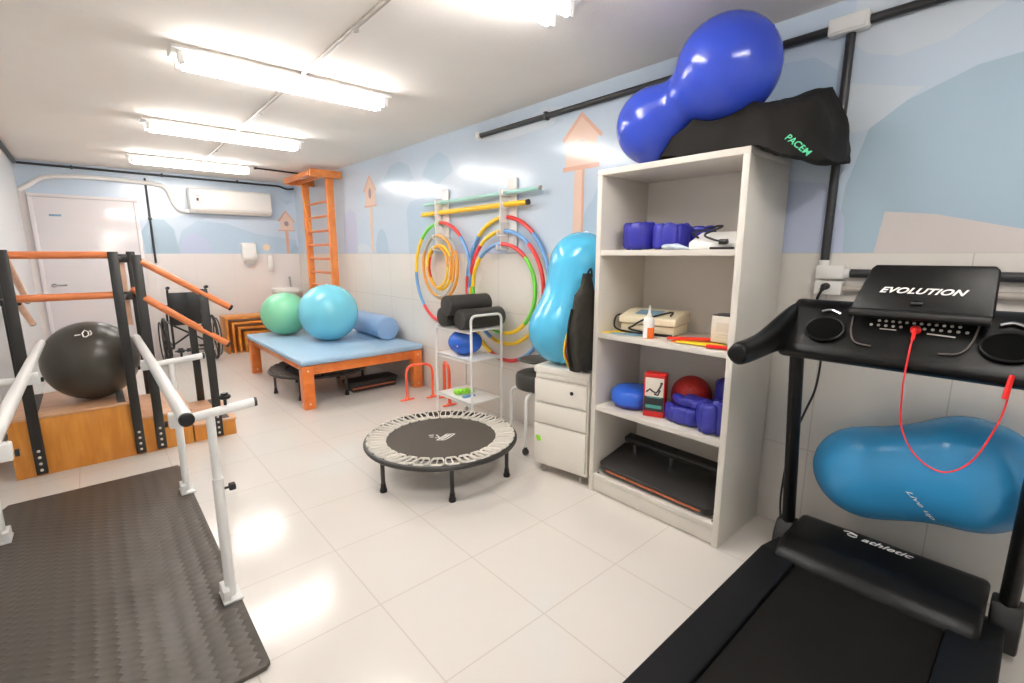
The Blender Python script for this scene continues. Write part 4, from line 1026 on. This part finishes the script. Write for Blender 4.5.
for s in ([(.042, .672), (.022, .690), (.008, .678)], [(.008, .678), (-.012, .672), (-.028, .700), (-.036, .722)], [(.0, .665), (-.02, .660), (-.03, .690)]):
    b.tube([(-.0022, p[0], p[1]) for p in s], .005, seg=6, ry=.001)
b.cyl((-.0028, -.036, .726), (-.001, -.036, .726), .007, seg=10); b.xform(px); obj('figure_print', b, 'inkdark', t)
ball('medicine_ball', (2.40, 1.235, .535+.106), .106, 'redball', 'dark red textured ball at the back of third shelf', 'ball')
cuff('ankle_weight', 2.235, 1.178, .535, .035, .075, 5, (.055, .028, .046), 'weight', 'blue ankle weight lying lowest on third shelf beside the red box', 120, 240, G)
cuff('ankle_weight', 2.25, 1.165, .625, .025, .055, 4, (.055, .028, .026), 'weight', 'blue ankle weight stacked on top of another, before the red ball', 120, 220, G)
cuff('ankle_weight', 2.215, 1.018, .535, .045, .052, 6, (.036, .026, .075), 'weight', 'rolled blue ankle weight at the right front of third shelf', 0, 310, G)
cuff('ankle_weight', 2.40, 1.02, .535, .06, .055, 6, (.045, .024, .115), 'weight2', 'tall dark blue ankle weight at the right back of third shelf', 0, 300, G)

# ---- bottom shelf: step board stored upside down
t = thing('step_board', (2.3, 1.3, .112), 'black step board with orange stripe, stored tilted on bottom shelf', 'step board')
mt = Matrix.Translation((2.285, 1.302, .182)) @ Matrix.Rotation(math.radians(-12), 4, 'Y') @ Matrix.Rotation(math.radians(1.0), 4, 'X')
b = B(); b.prism([(-.150, -.31), (-.12, -.355), (.13, -.355), (.15, -.33), (.15, .33), (.13, .355), (-.12, .355), (-.150, .31)], 'z', -.020, .020, bev=.008); b.xform(mt); obj('deck', b, 'stepboard', t)
b = B(); b.prism([(-.1535, -.28), (-.1505, -.29), (-.1505, .29), (-.1535, .28)], 'z', -.010, .002); b.xform(mt); obj('stripe', b, 'stripe', t)
b = B(); b.box(.055, .125, -.33, .30, .085, .118, bev=.012, seg=3); b.xform(mt); obj('support_rail', b, 'black', t)
for y in (-.27, -.0, .24):
    b = B(); b.cyl((.062, y-.012, .020), (.062, y-.012, .09), .017, seg=14); b.xform(mt); obj('rail_stud', b, 'chrome', t)
b = B()
for y in (-.28, .28): b.box(-.12, .12, y-.03, y+.03, -.03, -.014, bev=.006)
b.xform(mt); obj('rubber_pads', b, 'black', t)

# ================================================================== TREADMILL
t = thing('treadmill', (1.65, .32, 0), 'black motorised treadmill facing the right wall, in the right foreground', 'treadmill')
for y0, y1 in ((.555, .690), (-.050, .085)):
    b = B(); b.prism([(.78, .03), (2.12, .03), (2.30, .05), (2.30, .11), (2.06, .152), (.80, .152), (.76, .12)], 'y', y0, y1, bev=.010); obj('side_rail', b, 'railblue', t)
b = B(); b.box(.82, 2.16, .088, .552, .105, .141, bev=.010); obj('running_belt', b, 'belt', t)
b = B(); b.box(.80, 2.40, .10, .54, .035, .100, bev=.005); obj('deck_frame', b, 'blackmetal', t)
b = B(); b.cyl((.80, .09, .10), (.80, .55, .10), .028, seg=18); obj('rear_roller', b, 'blackmetal', t)
b = B(); b.prism([(2.02, .135), (2.06, .180), (2.14, .212), (2.36, .212), (2.41, .19), (2.43, .04), (2.14, .04), (2.06, .10)], 'y', .004, .636, bev=.022, seg=4); mc = obj('motor_cover', b, 'tmblack', t)
text('lettering', 'athletic', mc, 'inkwhite', (2.322, .312, .2122), (0, -1, 0), (1, 0, 0), .050, shear=.35, squeeze=1.12, bold=.0006)
b = B(); b.tube([(2.322+.012*math.sin(a), .428+.017*math.cos(a), .2126) for a in [2*PI*i/20 for i in range(20)]], .0035, closed=True, seg=6, ry=.001)
b.tube(spline([(2.335, .462, .2126), (2.345, .442, .2126), (2.336, .412, .2126)], 5), .003, seg=6, ry=.001); obj('emblem', b, 'inkwhite', mc)
for y in (.67, -.045):
    b = B()
    p0, p1 = V((2.32, y, .10)), V((2.165, y, 1.06))
    b.tube([p0, p1], .034, ry=.026, seg=18, up=(1, 0, 0)); up_ = obj('post', b, 'tmblack', t)
    b = B(); b.prism([(2.23, .03), (2.40, .03), (2.39, .13), (2.345, .19), (2.275, .19), (2.24, .13)], 'y', y-.042, y+.042, bev=.010); obj('post_boot', b, 'black', up_)
    b = B(); b.ell((2.145, y+(.03 if y > .3 else -.03), 1.0), (.010, .008, .010), 10, 8); b.ell((2.15, y-(.0), 1.005), (.01, .01, .01), 8, 6); obj('bolt', b, 'chrome', up_)
# console
b = B()
cs = [(2.015, 1.020), (2.025, 1.050), (2.155, 1.200), (2.20, 1.222), (2.27, 1.205), (2.29, 1.15), (2.19, 1.015), (2.06, .995)]
b.prism(cs, 'y', -.075, .700, bev=.018, seg=4); con = obj('console', b, 'tmblack', t)
fx = V((.655, 0, .756)).normalized()     # up the face
fn = V((-.756, 0, .655)).normalized()    # face normal
def face(u, y, out=0.0):                 # u: 0 lower edge .. 0.198 upper edge
    p = V((2.025, 0, 1.050)) + fx*u + fn*out; return (p.x, y, p.z)
# tablet / book rest
rt = V((.48, 0, .877)).normalized(); rn = V((-.877, 0, .48))
base = V((2.085, 0, 1.192))
def rest(u, y, out=0.0): p = base + rt*u + rn*out; return (p.x, y, p.z)
b = B()
outl = [(0, .475), (.012, .485), (.175, .452), (.19, .440), (.19, .128), (.175, .116), (.012, .108), (0, .118)]
for pts_out in (0.0,):
    A = [b.bm.verts.new(rest(u, y, .010)) for u, y in outl]; Bq = [b.bm.verts.new(rest(u, y, -.010)) for u, y in outl]
    fs = [b.bm.faces.new(A), b.bm.faces.new(list(reversed(Bq)))]
    for i in range(8): fs.append(b.bm.faces.new((A[i], Bq[i], Bq[(i+1) % 8], A[(i+1) % 8])))
    bmesh.ops.bevel(b.bm, geom=list({e for f in fs for e in f.edges}), offset=.006, segments=3, affect='EDGES', profile=.5)
br = obj('tablet_rest', b, 'tmblack', t)
b = B(); b.tube([rest(-.004, .482, .012), rest(-.004, .112, .012)], .016, seg=12); obj('ledge', b, 'black', br)
b = B(); b.tube([rest(.042, .315, .010), rest(.042, .285, .010)], .010, seg=10); obj('clip', b, 'black', br)
text('lettering', 'EVOLUTION', br, 'inkwhite', rest(.088, .300, .0108), (0, -1, 0), rt, .030, shear=.45, squeeze=1.28, spacing=1.06, bold=.0009)
for y in (.555, .065):
    b = B(); c = V(face(.085, y, .012)); pts = [c + fx*.052*math.sin(a) + V((0, 1, 0))*.062*math.cos(a) for a in [2*PI*i/32 for i in range(32)]]
    b.tube(pts, .0045, closed=True, seg=8); ch = obj('cup_holder', b, 'tmblack', con)
    b = B(); c2 = V(face(.085, y, .0145)); vs = [b.bm.verts.new(c2 + fx*.050*math.sin(a) + V((0, 1, 0))*.060*math.cos(a)) for a in [2*PI*i/32 for i in range(32)]]
    f = b.bm.faces.new(vs); r_ = bmesh.ops.inset_individual(b.bm, faces=[f], thickness=.012, depth=-.012)
    obj('cup_well', b, 'wellshade', ch)  # disc coloured darker than the console so it looks like a shaded recess
    b = B(); b.tube(spline([face(.16, y-.035, .008), face(.175, y, .008), face(.165, y+.03, .008)], 6), .006, seg=8); obj('chrome_trim', b, 'chrome', ch)
for s in (1, -1):
    y0 = .31+s*.150
    b = B(); b.tube(spline([face(.165, y0+s*.02, .006), face(.09, y0+s*.012, .006), face(.045, y0-s*.01, .006), face(.035, y0-s*.06, .006)], 6), .003, seg=8); obj('curved_trim', b, 'strip', con)
b = B()
for i in range(12): b.box(-.003, .003, -.006, .006, -.003, .003, bev=0) if False else None
for row, (u, n, ya, yb_) in enumerate(((.150, 12, .400, .185), (.130, 13, .420, .165))):
    for i in range(n):
        if row == 1 and i in (5, 6): continue
        y = ya+(yb_-ya)*i/(n-1); b.cyl(face(u, y, -.001), face(u, y, .0020), .0052, seg=8)
b.tube([face(.115, .392, .001), face(.115, .345, .001)], .002, seg=6); b.tube([face(.112, .262, .001), face(.108, .19, .001)], .0025, seg=6)
obj('keypad_print', b, 'inkgrey', con)
b = B(); b.cyl(face(.118, .292, .0), face(.118, .292, .018), .015, seg=20, bev=.004); sk = obj('safety_key', b, 'red', con)
b = B(); k0 = V(face(.115, .292, .020))
b.tube(spline([k0, face(.085, .290, .030), face(.03, .289, .030), (1.990, .288, 1.0), (1.988, .287, .95), (1.985, .275, .83), (1.975, .225, .745), (1.97, .155, .715), (1.98, .095, .77), (2.0, .055, .90), (2.01, .045, 1.0), (2.022, .047, 1.045)], 8), .0026, seg=8); obj('safety_cord', b, 'redcord', t)
b = B(); b.tube([(2.0, .052, .975), (2.022, .046, 1.045)], .007, seg=8); b.tube([k0, face(.085, .290, .030), face(.062, .289, .030)], .0055, seg=8); obj('cord_clip', b, 'red', t)
for y, s in ((.705, 1), (-.085, -1)):
    b = B(); hs = [(2.24, 1.125, .085), (2.15, 1.110, .088), (2.05, 1.092, .074), (1.95, 1.072, .057), (1.86, 1.060, .048), (1.76, 1.054, .044), (1.69, 1.054, .040), (1.672, 1.054, .018)]
    q = spline([(h[0], h[1], h[2]) for h in hs], 5); pts = [V((p.x, y-s*.02*max(0, (p.x-1.95)/.3), p.y)) for p in q]; n = len(pts); rr = [p.z for p in q]
    b.tube(pts, rr, ry=[.034]*(n-2)+[.029, .016], seg=18, up=(0, 0, 1)); obj('handlebar', b, 'tmblack', t)
b = B(); b.tube(spline([(2.50, .70, 1.12), (2.44, .655, .98), (2.44, .66, .80), (2.46, .70, .66), (2.42, .73, .50), (2.38, .735, .28), (2.36, .722, .16), (2.34, .70, .11)], 8), .005, seg=8)
obj('power_cable', b, 'black', t)

# azure peanut behind the treadmill, resting on the motor cover against the wall
pb_, prof, q0, qa = peanut('peanut_ball', (2.425, .430, .470), (2.425, .125, .575), .198, .222, .93, 'azure', 'azure blue peanut ball wedged behind treadmill against the tiled wall',
       squash=Matrix.Translation((2.425, 0, 0)) @ Matrix.Diagonal((.76, 1, 1, 1)) @ Matrix.Translation((-2.425, 0, 0)))
drape(text('lettering', 'Live up', pb_, 'inkwhite', (2.14, .210, .515), (.12, -.60, -.62), (-.55, -.3, .5), .044, shear=.2, depth=0.0, bold=.0006), pb_, (2.28, .22, -.97))

# ================================================================== CAMERA, LIGHT, LOOK
cam = bpy.data.cameras.new('camera'); co = bpy.data.objects.new('camera', cam); C.objects.link(co)
cam.sensor_width = 36.0; cam.lens = 476.0/1024*36.0; cam.clip_start = .02
co.location = (0, 0, 1.40)
co.rotation_euler = Euler((math.radians(90-10.416), 0, math.radians(-41.42)), 'XYZ')
sc = bpy.context.scene; sc.camera = co
w = bpy.data.worlds.new('world'); sc.world = w; w.use_nodes = True
w.node_tree.nodes['Background'].inputs[0].default_value = (.9, .93, 1, 1); w.node_tree.nodes['Background'].inputs[1].default_value = .3
sc.view_settings.view_transform = 'Standard'; sc.view_settings.look = 'None'
sc.view_settings.gamma = 1.0; sc.view_settings.use_curve_mapping = False
sc.view_settings.exposure = 0.92
sc.cycles.use_denoising = True
sc.cycles.max_bounces = 10; sc.cycles.diffuse_bounces = 6
sc.cycles.sample_clamp_indirect = 8
